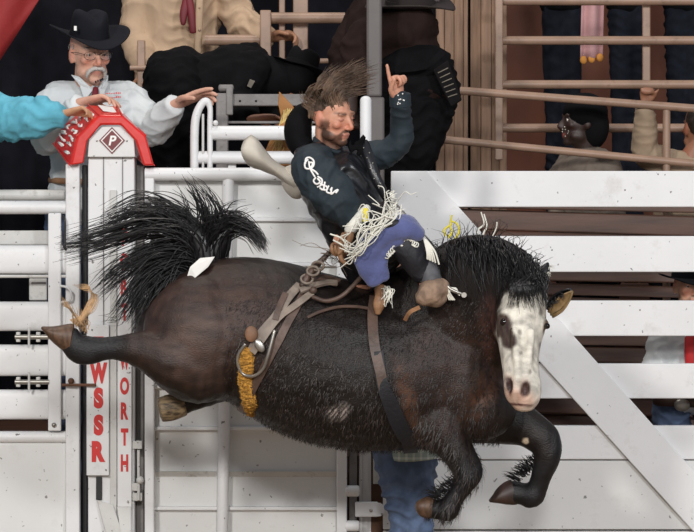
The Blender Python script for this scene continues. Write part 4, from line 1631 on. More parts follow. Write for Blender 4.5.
# ------------------------------------------------------------------ rider
J = dict(pelvis=P(372, 258, -.02), chest=P(340, 184, -.03), neck=P(331, 150, -.05), head=P(331, 116.5, -.09), F=Vector((.78, -.6, -.20)), U=Vector((.04, -.2, 1)),
         shR=P(311, 166, -.17), elR=P(334, 197, -.30), wrR=P(353, 221, -.27),
         shL=P(366, 157, .10), elL=P(400, 145, .05), wrL=P(400, 102, -.03),
         hipR=P(367, 262, -.13), knR=P(398, 236, -.42), anR=P(429, 278, -.38), footR=Vector((-.015, -.02, -.03)),
         hipL=P(374, 262, .11), knL=P(412, 240, .34), anL=P(440, 275, .30), footL=Vector((.10, .06, -.12)))
RIDER, hw, hfr = person('bareback rider in black vest with hair flying and one arm raised, on the bucking horse', J, None, None, 1.0, (204, 148, 122), voxel=.0052,
                        hands=dict(L=dict(d=(-.22, -.15, 1), n=(.62, -.7, .1), side=-1, curl=(.03, 1.35, 1.4, 1.4), thumb=.35, tcurl=.9, sc=1.0),
                                   R=dict(d=(-.35, .05, -1), n=(-.8, -.3, .3), side=-1, curl=(1.1, 1.1, 1.1, 1.1), thumb=.2)),
                        beard=(76, 52, 41), brow=(84, 62, 50), eyes=False, arm_r=.75, leg_r=.68)
# closed lids
for s_ in (-1, 1):
    MB().ell(hw(s_ * .034, .0835, .0035), [hfr[0] * .014, hfr[1] * .0095, hfr[2] * .0085], 12, 8).build('eyelid', M('eyelid', (184, 124, 104), .5), RIDER, smooth=True)
# sleeves
m = MB()
m.loft([P(318, 160, -.15), P(313, 168, -.19), P(324, 184, -.25), P(337, 200, -.29), P(347, 212, -.28), P(354, 221, -.27)], [S(18), S(22), S(22.5), S(21), S(17), S(13)], [.085, .095, .09, .08, .066, .052], n=18, sub=4)
me = fuse(m, .006, 3)
wrinkle(me, .005, 30, 4)
folds(me, .006, 4, 90)
finish(me, 'sleeve', TEAL, RIDER, smooth=True)
SLEEVE_R = me
slv = BVHTree.FromPolygons([v.co + BASE[RIDER] for v in me.vertices], [tuple(p.vertices) for p in me.polygons])
m = MB()
m.loft([P(362, 160, .06), P(372, 156, .08), P(388, 152, .07), P(399, 143, .05)], [S(15), S(15), S(14), S(12.5)], [.07, .07, .062, .055], n=16, sub=4)
m.loft([P(398, 147, .05), P(402, 136, .04), P(401.5, 120, .02), P(400.5, 106, -.02), P(400, 97, -.03)], [S(12.5), S(12), S(10.8), S(10), S(9.6)], [.055, .05, .047, .043, .042], ref=(0, 1, 0), n=16, sub=4)
me = fuse(m, .006, 3)
wrinkle(me, .004, 40, 9)
folds(me, .006, 9, 110)
finish(me, 'sleeve', TEAL, RIDER, smooth=True)
m = MB().loft([P(400.5, 106, -.02), P(400, 94, -.03)], [S(10.9), S(10.6)], [.047, .046], n=18, sub=3, cap=.15)
cuff = m.build('cuff', TEAL, RIDER, smooth=.9)
m = MB()
for k in range(9):
    m.ball(P(394 + 12 * random.random(), 94 + 11 * random.random(), -.03) + Vector((0, -.045, 0)), S(.8), 6, 4)
m.build('cuff_dots', WHITEINK, cuff, kind='stuff')
# vest
m = MB()
m.loft([P(374, 262, -.02), P(362, 236, -.02), P(350, 208, -.03), P(341, 184, -.03), P(336, 166, -.03), P(331, 155, -.03)], [S(26), S(31), S(36), S(40), S(33), S(17)], [.16, .165, .18, .195, .19, .10], ref=(.35, .9, -.1), n=26, sub=4, cap=.3)
m.loft([P(312, 168, -.14), P(308, 160, -.13), P(322, 152, -.1)], [S(14), S(15), S(12)], [.06, .07, .06])
me = fuse(m, .007, 4)
wrinkle(me, .005, 28, 14)
folds(me, .008, 14, 70)
finish(me, 'vest', BLKLEATHER, RIDER, smooth=True)
# front edge of the vest with studs and fringe knot
ve = [P(364, 143, -.13), P(369, 158, -.17), P(374, 174, -.19), (P(381, 188, -.19)), P(389, 202, -.17)]
o = MB().loft(ve, [S(5), S(5.5), S(5.5), S(5), S(4)], [.02, .022, .022, .02, .02], n=12, sub=4).build('vest_edge', BLKLEATHER, RIDER, smooth=True)
A_ = catmull(np.array([tuple(v) for v in ve]), 3)
for k in range(1, len(A_) - 1):
    MB().ball(Vector(A_[k]) + Vector((S(2 * (-1) ** k), -.023, 0)), S(.9), 6, 4).build('stud', STEEL, o, smooth=True)
MB().ball(P(391, 198, -.16), (S(5), .03, S(5.5)), 12, 8).build('fringe_knot', FRINGE, RIDER, smooth=True)
# padded neck roll and collar
m = MB().loft([P(309, 155, .0), P(300, 143, .02), P(298, 128, .03), P(303, 114, .03), P(312, 107, .03)], [S(10), S(13), S(14), S(11), S(6)], [.07, .085, .09, .075, .04], n=16, sub=4)
m.build('neck_roll', BLACKC, RIDER, smooth=True)
m = MB().loft([hw(-.05, -.03, -.11), hw(.0, -.06, -.10), hw(.062, -.01, -.115), hw(.055, .05, -.135), hw(.0, .075, -.15)], [.018] * 5, [.012] * 5, ref=(0, 0, 1))
m.build('collar', TEAL, RIDER, smooth=True)
m = MB()
r_ = random.Random(8)
for k in range(7):
    c_ = P(357 + r_.gauss(0, 3), 147 + r_.gauss(0, 3), -.15)
    m.tube([c_, c_ + Vector((r_.gauss(0, .02), -.012, r_.gauss(.01, .015))), c_ + Vector((r_.gauss(0, .03), -.01, r_.gauss(-.02, .02)))], [.011, .009, .004], 6, 3)
me = fuse(m, .005, 1)
finish(me, 'neckerchief', BLACKC, RIDER, smooth=True)
# hair
crv, rad = [], []
for k in range(900):
    a_ = random.uniform(0, 2 * math.pi)
    b_ = random.uniform(.15, 1.0) ** .45
    lx, ly, lz = .074 * math.cos(a_) * b_, -.012 + .094 * math.sin(a_) * b_, .035 + .088 * math.sqrt(max(0, 1 - b_ * b_))
    if ly > .078:
        continue
    p = hw(lx, ly, lz)
    wy = (ly + .1) / .17
    lock = random.Random(int((lx + .1) * 42) * 100 + int((ly + .2) * 42))
    lo = Vector((lock.gauss(0, .022), lock.gauss(0, .012), lock.gauss(0, .018)))
    up = random.uniform(.5, 1.1) * (.045 + .058 * wy)
    swp = (.045 + .06 * random.random())
    q1 = p + hfr[2] * up * .45 + Vector((-.012, -.008, .006)) + lo * .4
    q2 = p + Vector((swp * .45, -.005, up * .95)) + lo * .8
    q3 = p + Vector((swp * 1.25, -.012, up * 1.22)) + lo * 1.3 + Vector((random.gauss(0, .006), 0, random.gauss(0, .006)))
    crv.append([p, q1, q2, q3])
    rad.append(random.uniform(.0016, .0034))
for k in range(150):                       # back and temple hair
    a_ = random.uniform(-1.0, 1.0)
    side = random.choice((-1, 1))
    p = hw(side * (.073 - .012 * abs(a_)), -.04 + .04 * a_, .015 + .05 * random.random())
    q = p + Vector((-.025 + .012 * random.gauss(0, 1), -.012, .035 + .02 * random.random()))
    crv.append([p - hfr[2] * .03, p, p.lerp(q, .6) - hfr[1] * .014, q])
    rad.append(.0024)
strand_mesh(crv, rad, sub=4).build('hair', HAIR, RIDER, smooth=True)
m = MB()
m.ell(hw(0, -.016, .046), [hfr[0] * .078, hfr[1] * .09, hfr[2] * .084], 20, 14)
m.build('scalp_hair', M('dark_brown_hair', (84, 66, 54), .6, var=.3, scale=40, bump=.5), RIDER, smooth=True)


# embroidered script on the sleeve
def on_sleeve(x, y, off=.002):
    o_ = Vector((0, -CAM_D, CAM_Z))
    hit, nrm, *_ = slv.ray_cast(o_, (P(x, y, 0) - o_).normalized())
    return (hit + nrm * off) if hit else P(x, y, -.3)


m = MB()
strokes = [[(308, 160), (305, 163), (306, 168), (310, 169), (314, 166), (314, 161), (310, 158), (306, 159), (305.5, 164)],
           [(309, 162), (310, 168), (313, 174), (315, 177)], [(309, 163), (313, 163), (312, 167), (310, 168), (316, 172), (318, 175)],
           [(316, 178), (314, 181), (317, 184), (320, 182), (318, 179)], [(318, 177), (322, 180), (321, 185), (318, 187)],
           [(320, 184), (324, 186), (323, 190), (320, 188)], [(325, 182), (324, 190), (328, 189), (326, 186)],
           [(329, 186), (327, 192), (331, 193), (331, 189)], [(332, 188), (331, 194), (335, 191), (338, 190), (336, 193)]]
for st in strokes:
    m.tube([on_sleeve(x, y, .003) for x, y in st], .0042, 6, 4)
m.build('embroidery', WHITEINK, RIDER, smooth=True)

# trousers and chaps
m = MB()
m.loft([P(366, 262, -.08), P(380, 252, -.24), P(396, 240, -.38), P(403, 243, -.41), P(414, 260, -.40), P(424, 276, -.385)], [S(27), S(22), S(16), S(16), S(14), S(11)], [.12, .11, .085, .08, .07, .055], n=16, sub=4)
m.loft([P(374, 262, .08), P(394, 250, .24), P(410, 242, .33), P(424, 256, .34), P(436, 272, .31)], [S(24), S(20), S(15), S(14), S(10)], [.11, .1, .08, .07, .055], n=16, sub=4)
m.loft([P(366, 240, -.02), P(374, 262, -.02), P(378, 275, -.02)], [S(24), S(26), S(20)], [.15, .165, .14], ref=(.3, .9, 0), n=18, sub=4)
me = fuse(m, .007, 3)
wrinkle(me, .005, 36, 21)
finish(me, 'trousers', CHAPD, RIDER, smooth=True)
m = MB()
m.loft([P(377, 282, -.43), P(369, 268, -.44), P(367, 254, -.45), P(375, 241, -.465), P(390, 232, -.48), P(406, 229, -.485), P(420, 236, -.46)], [S(9), S(12), S(13.5), S(13), S(11), S(10.5), S(6)],
       [.018, .03, .036, .04, .042, .04, .025], n=16, sub=5)
m.loft([P(383, 279, -.42), P(379, 266, -.44), P(380, 254, -.45), P(389, 243, -.46), P(400, 240, -.47)], [S(7), S(9), S(9), S(8), S(6)], [.016, .022, .026, .03, .03], n=12, sub=5)
m.loft([P(392, 220, -.42), P(408, 220, -.43), P(420, 232, -.43)], [S(4), S(5), S(5)], [.06, .07, .05], n=12, sub=5)
me = fuse(m, .006, 3)
wrinkle(me, .003, 26, 23)
finish(me, 'chaps', CHAP, RIDER, smooth=True)
m = MB().loft([P(380, 228, -.50), P(392, 224, -.51), P(404, 224, -.50)], [S(3), S(4.5), S(3)], [.012, .014, .012], n=12, sub=4)
m.build('chap_lining', CHAPD, RIDER, smooth=True)
# lacing under the flap
m = MB()
for k in range(16):
    u = k / 15
    x, y = 387 + 29 * u, 256 - 14 * math.sin(u * 2.2)
    th = np.linspace(0, 2 * math.pi, 6)
    m.tube([P(x + 2.6 * math.cos(t + k), y + 2.6 * math.sin(t + k), -.475 - .01 * math.cos(t)) for t in th], .0028, 5, 2)
m.build('lacing', FRINGE, RIDER, smooth=True, kind='stuff')
# white fringe
crv, rad = [], []
for k in range(30):
    u = random.random()
    x, y = 397 + (350 - 397) * u, 203 + (258 - 203) * u
    a = P(x + random.gauss(0, 3), y + random.gauss(0, 3), -.36 - .12 * (1 - abs(u - .5)))
    ang = random.choice((random.gauss(2.3, .5), random.gauss(.9, .5)))
    ln = random.uniform(12, 30)
    b_ = P(x + ln * math.cos(ang), y - ln * math.sin(ang) * .8, a.y - .04)
    crv.append([a, a.lerp(b_, .35) + Vector((random.gauss(0, .02), -.03, random.gauss(.01, .02))), a.lerp(b_, .7) + Vector((random.gauss(0, .02), -.03, random.gauss(.01, .02))), b_])
    rad.append(.0026)
for k in range(15):
    g = lambda q: random.gauss(0, q)
    crv.append([P(396 + g(4), 207 + g(5), -.47), P(386 + g(4), 218 + g(5), -.52 + g(.012)), P(373 + g(5), 230 + g(5), -.54 + g(.012)), P(359 + g(4), 246 + g(5), -.52 + g(.012)), P(348 + g(6), 258 + g(5), -.47)])
    rad.append(.0028)
for k in range(9):
    j = random.gauss(0, 2)
    crv.append([P(421 + j, 235, -.42), P(427 + j, 241 + j, -.45), P(433 + j * 1.5, 252, -.46), P(436 + j * 2.2, 263 + j, -.45)])
    rad.append(.0045)
for k in range(7):
    j = random.gauss(0, 3)
    crv.append([P(455 + j, 300, -.43), P(450 + j, 292 + j, -.45), P(456 + j, 288, -.45), P(460 + j, 296 + j, -.45)])
    rad.append(.003)
for c_ in ([(360, 258), (350, 252), (342, 245), (333, 240)], [(350, 250), (346, 244), (341, 238), (330, 234)]):
    crv.append([P(x, y, -.42) for x, y in c_])
    rad.append(.0045)
strand_mesh(crv, rad, sub=4, n=5, tip=.8).build('fringe', FRINGE, RIDER, smooth=True, kind='stuff')
crv = [[P(455, 240, .2), P(459, 231, .2), P(457, 224, .2), P(451, 221, .2)], [P(448, 238, .2), P(452, 232, .2), P(450, 226, .2), P(452, 215, .2)], [P(446, 236, .2), P(444, 230, .2), P(452, 224, .2)]]
strand_mesh(crv, .006, tip=.7, n=6).build('yellow_lace', YELLOW, RIDER, smooth=True)
crv = [[P(482, 240, .1), P(484, 232, .1), P(487, 226, .1), P(484, 214, .1)], [P(486, 240, .1), P(492, 236, .1), P(496, 228, .1), P(497, 222, .1)], [P(478, 240, .1), P(478, 230, .1), P(484, 224, .1), P(481, 212, .1)]]
strand_mesh(crv, .0045, tip=.7, n=6).build('far_fringe', FRINGE, RIDER, smooth=True, kind='stuff')
# glove
m = MB().loft([P(367, 208, -.30), P(361, 216, -.31), P(354, 224, -.31), P(350, 230, -.3)], [S(4), S(6), S(6.5), S(6)], [.025, .034, .036, .035], n=14, sub=4)
cuffo = m.build('glove_cuff', FRINGE, RIDER, smooth=True)
MB().bpx(363, 208, 368, 222, -.372, .006).build('cuff_label', YELLOW, cuffo, bevel=.002)
m = MB()
hand_lofts(m, P(350, 230, -.30), (-.3, -.1, -1), (-.75, -.3, .3), -1, (1.0, 1.0, 1.1, 1.1), .2, 1.12)
me = fuse(m, .005, 2)
finish(me, 'glove', LEATHERL, RIDER, smooth=True)
m = MB().loft([P(344, 234, -.36), P(340, 246, -.37), P(341, 258, -.37), P(346, 264, -.37)], [S(2.6), S(3), S(2.6), S(2)], [.01] * 4, n=8)
m.build('glove_strap', LEATHERL, RIDER, smooth=True)
# near boot with spur
m = MB()
m.loft([P(426, 266, -.385), P(429, 274, -.40), P(432, 283, -.42)], [S(10), S(10.5), S(10)], [.05, .052, .05], n=16, sub=4)
m.build('boot_shaft', BOOTG, RIDER, smooth=True)
m = MB()
m.loft([P(442, 288, -.41), P(435, 290, -.43), P(427, 295, -.445), P(421, 299, -.45)], [S(10), S(13), S(12), S(8)], [.045, .055, .05, .035], n=16, sub=4)
m.ball(P(436, 297, -.43), (S(11), .04, S(10)))
me = fuse(m, .006, 2)
wrinkle(me, .004, 50, 31)
finish(me, 'boot', BOOT, RIDER, smooth=True)
o = MB().loft([P(445, 284, -.44), P(452, 290, -.45), P(462, 294, -.45)], [S(2), S(2), S(1.5)], n=8, sub=3).build('spur', STEEL, RIDER, smooth=True)
MB().loft([P(464, 295, -.46), P(464, 295, -.44)], [S(2.6)] * 2, ref=(1, 0, 0), n=10, sub=1, cap=0).build('rowel', STEEL, o)
m = MB().loft([P(445, 272, .3), P(450, 282, .28), P(456, 292, .26)], [S(10), S(11), S(9)], [.05, .05, .045])
m.build('boot', BOOT, RIDER, smooth=True)
m = MB().strap([P(420, 307, -.42), P(410, 312, -.40), P(405, 320, -.36)], [Vector((0, -1, 0))] * 3, S(4), .004)
m.build('spur_strap', LEATHERL, RIDER, smooth=.8)

# ------------------------------------------------------------------ cream hat knocked off behind the rider
HT = thing('cowboy_hat', 'cream felt cowboy hat tumbling behind the rider\'s shoulder', 'hat', P(280, 168, .28))
m = MB()
rows_ = [((244.5, 139, 165), (-.01)), ((251, 134.5, 168.5), (-.02)), ((257, 138, 170), (-.02)), ((264, 148, 173), (-.01)), ((272, 158, 176), 0), ((281, 165, 182), .01), ((292, 170, 192), .02), ((305, 172, 200), .03)]
vs, fs = [], []
K = 9
for (x, a, b), dy in rows_:
    for j in range(K):
        v = j / (K - 1)
        q = P(x - 5 * math.sin(math.pi * v) * (1 if x < 262 else .4) + (3 * v), a + (b - a) * v, .28 + dy + .09 * (v - .5) ** 2 * 4 - .05)
        vs.append(q)
for i in range(len(rows_) - 1):
    for j in range(K - 1):
        fs.append((i * K + j, i * K + j + 1, (i + 1) * K + j + 1, (i + 1) * K + j))
o = MB().add(vs, fs).build('brim', FELTW, HT, smooth=True)
q_ = o.modifiers.new('thick', 'SOLIDIFY')
q_.thickness = .008
m = MB()
m.loft([P(292, 183, .34), P(303, 178, .36), P(316, 172, .38)], [S(18), S(17), S(13)], [.09, .085, .07], n=20, sub=4, cap=.4)
m.build('crown', FELTW, HT, smooth=True)

# ------------------------------------------------------------------ man with glasses
YJ = 1.62
J = dict(pelvis=P(94, 192, YJ), chest=P(93, 128, YJ), neck=P(88, 88, YJ - .03), head=P(89.5, 54, YJ - .08), F=Vector((.42, -.9, -.14)), U=Vector((.02, -.1, 1)),
         shR=P(56, 103, YJ - .02), elR=P(46, 140, YJ - .18), wrR=P(80, 103, YJ - .40),
         shL=P(130, 103, YJ + .04), elL=P(152, 131, YJ - .05), wrL=P(175, 105, YJ - .22))
stand_legs(J, .0, 1.1)
JUDGE, w_, fr = person('moustached man with glasses and black hat in white shirt, leaning on the red cover', J, SHIRTW, JEANS, 1.17, (208, 160, 138), voxel=.0062,
                       hands=dict(R=dict(d=(.9, -.2, .18), n=(0, -.25, -1), side=1, curl=(.35, .4, .45, .5), thumb=.4), L=dict(d=(.86, -.3, .36), n=(.35, -.35, -1), side=-1, curl=(.12, .25, .4, .55), thumb=.5, sc=1.12)),
                       brow=(150, 140, 132), torso_r=1.06, arm_r=1.12, wr=(.007, 24), seed=5)
cowboy_hat(JUDGE, w_(0, -.008, .072), fr[1] + Vector((0, 0, -.10)), fr[2], 1.08, FELT, None, curl=.045, tall=.118, brimw=1.08)
MB().bpx(74, 26, 76.5, 30.5, YJ - .235, .03).build('hat_emblem', WHITEINK, JUDGE)
# moustache
m = MB()
for s_ in (-1, 1):
    m.loft([w_(0, .103, -.052), w_(s_ * .018, .102, -.053), w_(s_ * .033, .092, -.064), w_(s_ * .039, .082, -.082), w_(s_ * .037, .078, -.094)], [.009, .011, .010, .008, .004], ref=fr[1], n=10, sub=3)
me = fuse(m, .004, 1)
c_, n_ = get_co(me), get_no(me)
set_co(me, c_ + n_ * (.002 * wavy(c_, 380, 5))[:, None])
finish(me, 'moustache', BEARDG, JUDGE, smooth=True)
crv = []
for s_ in (-1, 1):
    for k in range(60):
        p = w_(s_ * (.07 + .006 * random.random()), -.035 + .05 * random.random(), .045 - .05 * random.random())
        crv.append([p, p + (fr[1] * -.01 - fr[2] * .012), p + (fr[1] * -.018 - fr[2] * .03)])
strand_mesh(crv, .0022).build('hair', BEARDG, JUDGE, smooth=True)
gl = MB()
for s_ in (-1, 1):
    th = np.linspace(0, 2 * math.pi, 13)
    gl.tube([w_(s_ * .034 + .026 * math.cos(t), .105 - .006 * abs(math.cos(t)), .0 + .017 * math.sin(t)) for t in th], .0014, 6, 2, ref=(0, 0, 1))
    gl.tube([w_(s_ * .06, .1, .006), w_(s_ * .078, .06, .01), w_(s_ * .082, 0, .006)], .0016, 6, 3, ref=(0, 0, 1))
gl.tube([w_(-.009, .107, .004), w_(0, .112, .007), w_(.009, .107, .004)], .0014, 6, 2, ref=(0, 0, 1))
go = gl.build('glasses', BLACKM, JUDGE, smooth=True)
for s_ in (-1, 1):
    th = np.linspace(0, 2 * math.pi, 16, endpoint=False)
    MB().prism([w_(s_ * .034 + .025 * math.cos(t), .104 - .006 * abs(math.cos(t)), .016 * math.sin(t)) for t in th], fr[1] * .0012).build('lens', GLASS, go)
# collar, tie, placket, embroidery
m = MB()
m.prism([w_(-.078, .0, -.085), w_(-.05, .06, -.125), w_(-.022, .075, -.185), w_(-.012, .07, -.14), w_(-.055, .035, -.09)], fr[1] * .012 + fr[0] * -.006)
m.build('collar', SHIRTW, JUDGE, bevel=.003)
m = MB()
m.prism([w_(.078, .0, -.085), w_(.06, .06, -.125), w_(.045, .08, -.185), w_(.006, .075, -.14), w_(.055, .035, -.09)], fr[1] * .012 + fr[0] * .006)
m.build('collar', SHIRTW, JUDGE, bevel=.003)
m = MB().loft([w_(0, .082, -.135), w_(.008, .10, -.165), w_(.02, .108, -.20), w_(.025, .11, -.22)], [.014, .018, .02, .012], [.012] * 4, ref=fr[1], n=10)
m.build('tie', TIE, JUDGE, smooth=True)
m = MB()
r_ = random.Random(4)
for row in range(2):
    for k in range(9):
        a = P(105.5 + k * 1.75, 94 + row * 4, YJ - .185)
        m.box(a, a + Vector((.005, .004, .004 + .006 * r_.random())))
m.build('embroidery', REDINK, JUDGE, kind='stuff')
m = MB()
for k in range(4):
    a = P(95 + k * 2.2, 83 - k * .8, YJ - .21)
    m.box(a, a + Vector((.007, .004, .011)))
m.build('collar_badge', JEANSD, JUDGE, kind='stuff')
m = MB().loft([P(50, 180, YJ - .02), P(62, 181, YJ - .17), P(94, 182, YJ - .2), P(126, 181, YJ - .17), P(138, 180, YJ - .02)], [S(3.4)] * 5, [.01] * 5, ref=(0, 1, 0))
m.build('belt', LEATHERL, JUDGE, smooth=True)

# ------------------------------------------------------------------ turquoise arm at the left edge
YT = 1.42
J = dict(pelvis=P(-40, 215, YT + .1), chest=P(-36, 140, YT + .1), neck=P(-34, 88, YT + .08), head=P(-30, 52, YT + .05), F=Vector((.8, -.5, -.2)), U=Vector((0, 0, 1)),
         shR=P(-36, 112, YT - .12), elR=P(16, 119, YT - .30), wrR=P(63, 114, YT - .44), shL=P(-38, 112, YT + .3), elL=P(-45, 160, YT + .3), wrL=P(-30, 195, YT + .2))
stand_legs(J, .0, 1.1)
person('turquoise-sleeved arm at the left edge reaching for the red cover', J, SHIRTT, JEANSD, 1.15, (196, 146, 112), voxel=.009,
       hands=dict(R=dict(d=(.95, -.1, .25), n=(0, -.2, -1), side=1, curl=(.6, .6, .65, .7), thumb=.3, sc=.8)), arm_r=1.6, wr=(.008, 26), fold=.012, seed=11, hair=HAIRDK)

# ------------------------------------------------------------------ cream-shirted man with dark red tie
YC = 3.0
J = dict(pelvis=P(178, 75, YC), chest=P(180, -5, YC), neck=P(184, -48, YC), head=P(187, -85, YC - .05), F=Vector((.25, -.95, -.1)), U=Vector((0, 0, 1)),
         shR=P(144, -30, YC), elR=P(136, 40, YC - .03), wrR=P(146, 68, YC - .2), shL=P(222, -28, YC), elL=P(240, 20, YC - .1), wrL=P(268, 38, YC - .28))
stand_legs(J, .7, 1.05)
CR, w_, fr = person('man in cream shirt with dark red neck scarf gripping the tan railing', J, SHIRTC, JEANSD, 1.22, (176, 128, 100), voxel=.01,
                    hands=dict(L=dict(d=(1, -.2, .1), n=(0, -.5, -1), side=-1, curl=(.7, .7, .8, .8))), torso_r=1.02, arm_r=1.15, wr=(.009, 20), fold=.012, seed=8, hair=HAIRDK)
m = MB().loft([P(183, -20, YC - .22), P(187, -4, YC - .24), P(184, 12, YC - .25), P(183, 24, YC - .25)], [S(5), S(5), S(5), S(3)], [.01] * 4)
m.loft([P(187, -10, YC - .24), P(191, 10, YC - .255), P(193, 32, YC - .25)], [S(4), S(4.6), S(4)], [.01] * 3)
m.build('neck_scarf', TIE, CR, smooth=True)

m = MB().loft([P(199, -40, YC - .19), P(200, -10, YC - .245), P(199, 20, YC - .25), P(198, 52, YC - .22)], [S(4.5)] * 4, [.012] * 4)
pk = m.build('placket', SHIRTC, CR, smooth=True)
for y in (-14, 8, 30):
    MB().ball(P(199.5, y, YC - .262), S(1.6), 8, 6).build('button', TAN, pk, smooth=True)

# ------------------------------------------------------------------ person in black bending over the rails
YB = 2.4
J = dict(pelvis=P(180, 90, YB), chest=P(235, 78, YB - .02), neck=P(270, 78, YB - .05), head=P(297, 80, YB - .08), F=Vector((.25, .9, -.3)), U=Vector((.3, .1, .9)),
         shR=P(250, 70, YB - .2), elR=P(238, 102, YB - .24), wrR=P(250, 119, YB - .4), shL=P(248, 62, YB + .2), elL=P(262, 92, YB + .2), wrL=P(280, 118, YB))
J.update(hipR=P(172, 92, YB - .1), hipL=P(178, 88, YB + .1), knR=P(166, 180, YB - .12), knL=P(172, 180, YB + .1), anR=Vector((P(160, 0, YB).x, YB - .1, .78)), anL=Vector((P(170, 0, YB).x, YB + .1, .78)))
BK, w_, fr = person('person all in black bending over the chute behind the raised hand', J, BLACKC, BLACKC, 1.12, (150, 104, 82), voxel=.01, torso_r=1.12, leg_r=1.45, arm_r=1.25, wr=(.006, 22), seed=17,
                    hands=dict(R=dict(d=(1, -.1, .05), n=(0, -.3, -1), side=1, curl=(.2, .2, .25, .3))))
cowboy_hat(BK, w_(0, -.01, .04), fr[1], fr[2], 1.0, BLACKC, None, curl=.02, brimw=.75)
MB().ell(w_(0, -.02, .01), [fr[0] * .1, fr[1] * .115, fr[2] * .115], 16, 10).build('hair', BLACKC, BK, smooth=True)
MB().loft([P(252, 76, YB - .06), P(270, 78, YB - .1), P(290, 80, YB - .1)], [.13, .11, .1], n=14).build('collar', BLACKC, BK, smooth=True)
MB().prism([P(247, 86, YB - .34), P(250, 79, YB - .34), P(255, 81, YB - .34), P(251, 88, YB - .34)], (0, .01, 0)).build('badge', POUCHTXT, BK)
m = MB().loft([P(246, 119, 1.62), P(262, 117.5, 1.62), P(276, 118, 1.62), P(290, 117, 1.62)], [S(3), S(4.5), S(5), S(6)], n=12)
# ------------------------------------------------------------------ dark figure with a pouch on the belt
YD = 1.95
J = dict(pelvis=P(408, 92, YD), chest=P(392, 30, YD + .12), neck=P(405, 2, YD + .05), head=P(418, -16, YD - .02), F=Vector((.8, -.2, -.5)), U=Vector((.3, 0, .9)),
         shR=P(412, 28, YD - .12), elR=P(362, 40, YD - .02), wrR=P(352, 90, YD - .1), shL=P(368, 22, YD + .3), elL=P(346, 55, YD + .25), wrL=P(350, 105, YD + .1))
stand_legs(J, .0, 1.25, .1)
J['knR'] = P(398, 190, YD - .1)
DK, w_, fr = person('dark-clothed figure stooping beside the grey pole with a pouch on the belt', J, DARKBR, BLACKC, 1.2, (60, 44, 38), voxel=.01, torso_r=1.3, leg_r=1.5, arm_r=1.4, wr=(.006, 18), seed=19)
cowboy_hat(DK, P(410, 4, YD - .1), Vector((1, -.1, .0)), Vector((-.1, -.3, 1)), 1.15, M('dark_brown_felt', (40, 30, 28), .8), None, curl=.03)
pc = MB().prism([P(433, 70, YD - .36), P(448, 60, YD - .36), P(462, 100, YD - .36), P(451, 107, YD - .36)], (0, .05, 0)).build('pouch', POUCH, DK, bevel=.006)
m = MB()
for k in range(6):
    u = k / 5
    a, b_ = P(438 + 10 * u, 73 + 24 * u, YD - .363), P(448 + 9 * u, 68 + 26 * u, YD - .363)
    m.tube([a, b_], .003, 5, 2)
m.build('pouch_print', POUCHTXT, pc, smooth=True)
MB().strap([P(395, 70, YD - .33), P(425, 66, YD - .35), P(443, 52, YD - .33)], [Vector((0, -1, 0))] * 3, S(7), .008).build('belt', BLACKC, DK, smooth=.8)

# ------------------------------------------------------------------ palomino in the chute
PH = thing('chute_horse', 'palomino horse with blond mane waiting in the chute behind the rider', 'horse', P(300, 600, 1.5))
m = MB()
m.loft([P(288, 132, 1.38), P(300, 150, 1.34), P(312, 180, 1.32), P(320, 205, 1.3)], [S(14), S(17), S(13), S(9)], [.09, .09, .07, .06], n=16, sub=4)
m.loft([P(288, 132, 1.40), P(282, 185, 1.44), P(265, 250, 1.42)], [S(16), S(34), S(48)], [.08, .13, .16], n=16, sub=4)
m.loft([P(275, 300, 1.42), P(225, 325, 1.42), P(170, 320, 1.42)], [.25, .3, .27], [.2, .21, .2], n=16, sub=4)
for x_, y_ in ((.0, -.1), (.0, .12), (-.4, -.1), (-.4, .12)):
    a = P(262, 330, 1.42)
    m.loft([a + Vector((x_, y_, -.1)), Vector((a.x + x_, a.y + y_, .6)), Vector((a.x + x_, a.y + y_, .05))], [.1, .06, .05], ref=(1, 0, 0), n=10)
me = fuse(m, .015, 3)
finish(me, 'body', PALOMINO, PH, smooth=True)
ev = [P(279, 91, 1.4), P(278, 104, 1.4), P(282, 122, 1.42), P(300, 119, 1.42), P(293, 106, 1.41)]
MB().prism(ev, (0, .02, 0)).build('ear', PALOMINO, PH, bevel=.006)
crv, rad = [], []
for k in range(160):
    x = random.uniform(283, 312)
    crv.append([P(x, random.uniform(108, 122), 1.36), P(x - random.uniform(0, 6), 130, 1.31), P(x - random.uniform(2, 16), random.uniform(140, 158), 1.3)])
    rad.append(.004)
strand_mesh(crv, rad).build('mane', FLAXEN, PH, smooth=True)

# ------------------------------------------------------------------ man with belt buckle at right, seen through the gate
YR = 1.4
J = dict(pelvis=P(692, 384, YR), chest=P(694, 340, YR), neck=P(692, 313, YR), head=P(690, 286, YR - .03), F=Vector((.15, -.97, -.05)), U=Vector((0, 0, 1)),
         shR=P(664, 335, YR), elR=P(656, 370, YR - .05), wrR=P(688, 384, YR - .18), shL=P(726, 335, YR), elL=P(738, 372, YR), wrL=P(712, 390, YR - .18))
stand_legs(J, .0, .9)
RM, w_, fr = person('man in black hat and white shirt behind the gate at the right edge', J, SHIRTW, JEANS, .95, (206, 156, 130), voxel=.007, seed=23, arm_r=1.1, wr=(.006, 30),
                    hands=dict(R=dict(d=(1, -.1, -.1), n=(0, .9, -.3), side=1, curl=(.5,) * 4)), beard=(150, 120, 100))
cowboy_hat(RM, w_(0, -.008, .04), fr[1], fr[2], 1.0, FELT, None, curl=.02, brimw=.75)
m = MB().loft([P(691, 338, YR - .14), P(692, 352, YR - .165), P(693, 378, YR - .155)], [S(7), S(8), S(8)], [.02] * 3)
m.build('red_scarf', REDVEST, RM, smooth=True)
